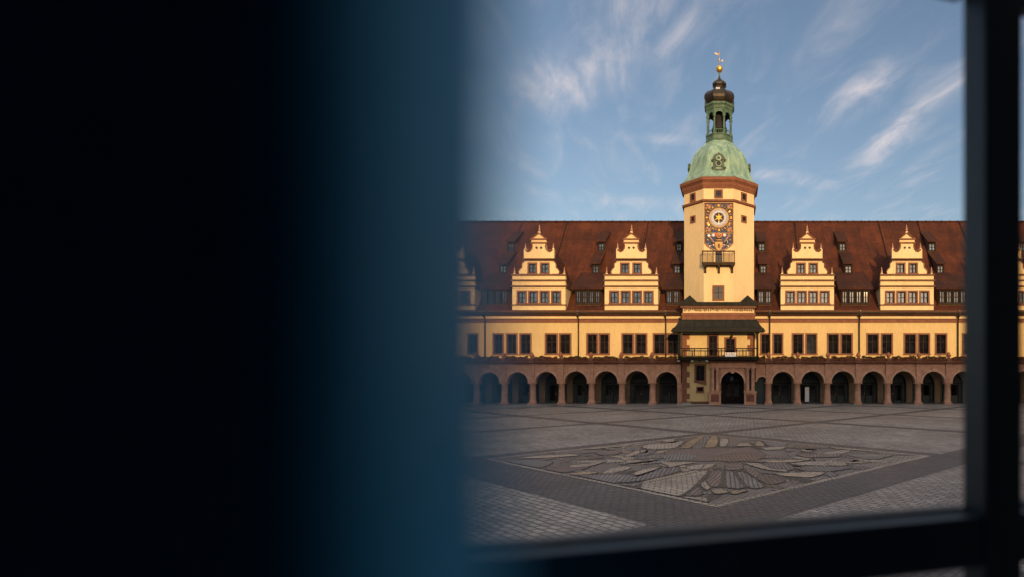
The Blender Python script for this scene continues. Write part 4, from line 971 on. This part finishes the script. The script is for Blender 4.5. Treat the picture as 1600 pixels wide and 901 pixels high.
for k in range(8):
    a = OA + k * math.pi / 4; r_ = octr(1.38); x, y = TX + r_ * math.cos(a), TY + r_ * math.sin(a)
    m = MB(); m.lathe(x, y, [(.2, 31.97), (.2, 32.15), (.13, 32.2), (.125, 34.0), (.2, 34.1), (.2, 34.25), (.14, 34.3), (.14, 34.96)], 8, 'darkcopper'); m.build('column', lantern)
    a2 = a + math.pi / 4; x2, y2 = TX + r_ * math.cos(a2), TY + r_ * math.sin(a2)
    m = MB(); n = 10; P0, P1 = Vector((x, y, 0)), Vector((x2, y2, 0)); nn = ((P0 + P1) / 2 - Vector((TX, TY, 0))).normalized() * .07; mid = (P0 + P1) / 2; d = (P1 - P0) / 2 * .88
    for i in range(n):
        t0, t1 = math.pi * i / n, math.pi * (i + 1) / n
        A, B = mid - d * math.cos(t0), mid - d * math.cos(t1); za, zb_ = 34.1 + .5 * math.sin(t0), 34.1 + .5 * math.sin(t1)
        m.add([A - nn + Vector((0, 0, za)), B - nn + Vector((0, 0, zb_)), B - nn + Vector((0, 0, 34.96)), A - nn + Vector((0, 0, 34.96)), A + nn + Vector((0, 0, za)), B + nn + Vector((0, 0, zb_)), B + nn + Vector((0, 0, 34.96)), A + nn + Vector((0, 0, 34.96))],
              [(0, 1, 2, 3), (4, 7, 6, 5), (0, 4, 5, 1)], 'darkcopper')
    m.build('arch', lantern)
    m = MB()
    for i in range(1, 5):
        p = P0.lerp(P1, i / 5); m.tube((p.x, p.y, 31.97), (p.x, p.y, 32.5), .03, 'darkcopper', 5)
    m.tube((P0.x, P0.y, 32.5), (P1.x, P1.y, 32.5), .04, 'darkcopper', 5); m.build('balustrade', lantern)
m = MB(); m.lathe(TX, TY, [(.95, 32.75), (.98, 32.85), (.8, 33.3), (.66, 34.0), (.7, 34.6), (.5, 34.95)], 16, 'darkin'); m.build('dark_bell_core', lantern)  # bell swollen into a near-black core, standing in for shade inside the lantern
on = MB(); octring(on, [(1.5, 35.73), (1.45, 35.85), (1.58, 36.0), (1.7, 36.25), (1.76, 36.5), (1.72, 36.8), (1.6, 37.05), (1.38, 37.28), (1.08, 37.45), (.86, 37.56), (.7, 37.7), (.66, 37.95), (.72, 38.08), (.82, 38.2), (.83, 38.36), (.74, 38.56), (.56, 38.74), (.34, 38.92), (.18, 39.1), (.1, 39.3)], 'oldcopper')
for k in range(8):
    a = OA + k * math.pi / 4
    pf = [(1.58, 36.0), (1.7, 36.25), (1.76, 36.5), (1.72, 36.8), (1.6, 37.05), (1.38, 37.28), (1.08, 37.45), (.86, 37.56)]
    for (r1, z1), (r2, z2) in zip(pf[:-1], pf[1:]): on.tube((TX + octr(r1) * math.cos(a), TY + octr(r1) * math.sin(a), z1), (TX + octr(r2) * math.cos(a), TY + octr(r2) * math.sin(a), z2), .06, 'oldcopper', 5)
    on.sphere((TX + .8 * math.cos(a), TY + .8 * math.sin(a), 38.3), .11, 'oldcopper', 8)
on.box(TX - .38, TX + .1, TY - 1.64, TY - 1.3, 37.08, 37.32, 'dial')
onion = on.build('onion_dome', tw)
m = MB(); m.tube((TX, TY, 39.2), (TX, TY, 39.95), .09, 'darkcopper', 8); m.sphere((TX, TY, 40.28), .42, 'gold', 20); m.build('gilded_ball', tw)
m = MB(); m.tube((TX, TY, 40.6), (TX, TY, 42.7), .045, 'gold', 8, .02); m.sphere((TX, TY, 41.35), .1, 'gold', 8)
vz = 42.05
m.prism([(TX - .6, vz + .2), (TX - .45, vz), (TX - .1, vz - .03), (TX - .05, vz + .08), (TX - .3, vz + .08), (TX - .42, vz + .22)], TY - .03, TY + .03, 'gold')
m.prism([(TX + .2, vz - .78), (TX + .4, vz - .86), (TX + .46, vz - .75), (TX + .4, vz - .62)], TY - .03, TY + .03, 'gold'); m.tube((TX - .05, TY, vz - .02), (TX + .3, TY, vz + .1), .025, 'gold', 5)
m.build('weathervane', tw)

# ------------------------------------------------------------------ the room the photograph is taken from
hs_ = thing('viewing_house', 'dark plain house whose first floor window looks over the square', 'house', (0, .5, 0))
ox0, ox1, oz0, oz1 = -.75, 1.7, 2.4, 4.9; fy0, fy1 = .14, .42; HX0, HX1, HH = -80, 62, 15.5
h = MB(); h.strips(HX0, HX1, 0, HH, fy0, fy1, [(ox0, ox1, oz0, oz1)], 'housewall')
h.box(HX0, HX1, -12, -11.7, 0, HH, 'housewall'); h.box(HX0, HX0 + .3, -11.7, fy0, 0, HH, 'housewall'); h.box(HX1 - .3, HX1, -11.7, fy0, 0, HH, 'housewall')
h.build('wall', hs_)
h = MB(); h.box(HX0, HX1, -12, fy1 + .35, HH + .002, HH + .35, 'slateroof'); h.build('roof', hs_)
h = MB()
h.box(-2.5, 3.0, -4.2, fy0 - .002, 1.6, 1.8, 'room'); h.box(-2.5, 3.0, -4.2, fy0 - .002, 5.2, 5.4, 'room'); h.box(-2.7, -2.5, -4.2, fy0 - .002, 1.6, 5.4, 'room'); h.box(3.0, 3.2, -4.2, fy0 - .002, 1.6, 5.4, 'room'); h.box(-2.7, 3.2, -4.4, -4.2, 1.6, 5.4, 'room')
h.box(-2.5, ox0 - .01, fy0 - .03, fy0 - .003, 1.8, 5.2, 'room'); h.box(ox1 + .01, 3.0, fy0 - .03, fy0 - .003, 1.8, 5.2, 'room'); h.box(ox0 - .01, ox1 + .01, fy0 - .03, fy0 - .003, 1.8, oz0 - .01, 'room'); h.box(ox0 - .01, ox1 + .01, fy0 - .03, fy0 - .003, oz1 + .01, 5.2, 'room')
h.build('room', hs_)
# painted wooden casement, standing a little ajar (hinged on the left, swung out)
th = R(17.6); HP = Vector((.299, .75, 0)); tv = Vector((math.cos(th), math.sin(th), 0)); nv = Vector((-math.sin(th), math.cos(th), 0))
def FP(s, e, z): p = HP + tv * s + nv * e; return (p.x, p.y, EYE + z)
def fbox(mb, s0, s1, e0, e1, z0, z1, m):
    vs = [FP(s, e, z) for z in (z0, z1) for e in (e0, e1) for s in (s0, s1)]
    mb.add(vs, [(0, 2, 3, 1), (4, 5, 7, 6), (0, 1, 5, 4), (2, 6, 7, 3), (0, 4, 6, 2), (1, 3, 7, 5)], m)
wf = thing('window_casement', 'dark blue-grey painted casement with one post and two cross rails around the view', 'window frame', (HP.x, HP.y, EYE - .9))
def stile(s0, s1):
    """post with a glazing bead stepped back on the side towards the pane"""
    m = MB(); fbox(m, s0, s1, -.02, .022, -.95, 1.05, 'framepaint'); return m
ZB, ZTOP = -.170, .486
m = stile(.0065, .0635); bv = m.build('post', wf)
m = stile(-.80, -.735); m.build('post', wf)
m = stile(.50, .57); m.build('post', wf)
def rail(z0, z1, s0, s1):
    m = MB(); fbox(m, s0, s1, .011, .031, z0, z1, 'framepaint'); fbox(m, s0, s1, .007, .011, z0 + .012, z1 - .012, 'framepaint'); fbox(m, s0, s1, -.018, .007, z0 + .004, z1 - .005, 'framepaint'); return m
for s0, s1 in ((-.74, .004), (.062, .505)):
    rail(ZB - .072, ZB, s0, s1).build('rail', wf); rail(ZTOP, ZTOP + .066, s0, s1).build('rail', wf)
    rail(-.94, -.87, s0, s1).build('rail', wf); rail(.97, 1.04, s0, s1).build('rail', wf)
for o in wf.children:
    md = o.modifiers.new('bevel', 'BEVEL'); md.width = .002; md.segments = 3
# shutter leaf standing close to the lens
sh_ = MB(); pts = []
sx0, sx1, sy0, sy1 = -.62, -.0270, .0428, .0755
sh_.box(sx0, sx1, sy0, sy1, oz0 + .02, oz1 - .02, 'shutter')
o = tag(sh_.build('shutter_leaf'), 'dark blue shutter leaf, strongly blurred, filling the left half of the view', 'shutter')
md = o.modifiers.new('bevel', 'BEVEL'); md.width = .006; md.segments = 8
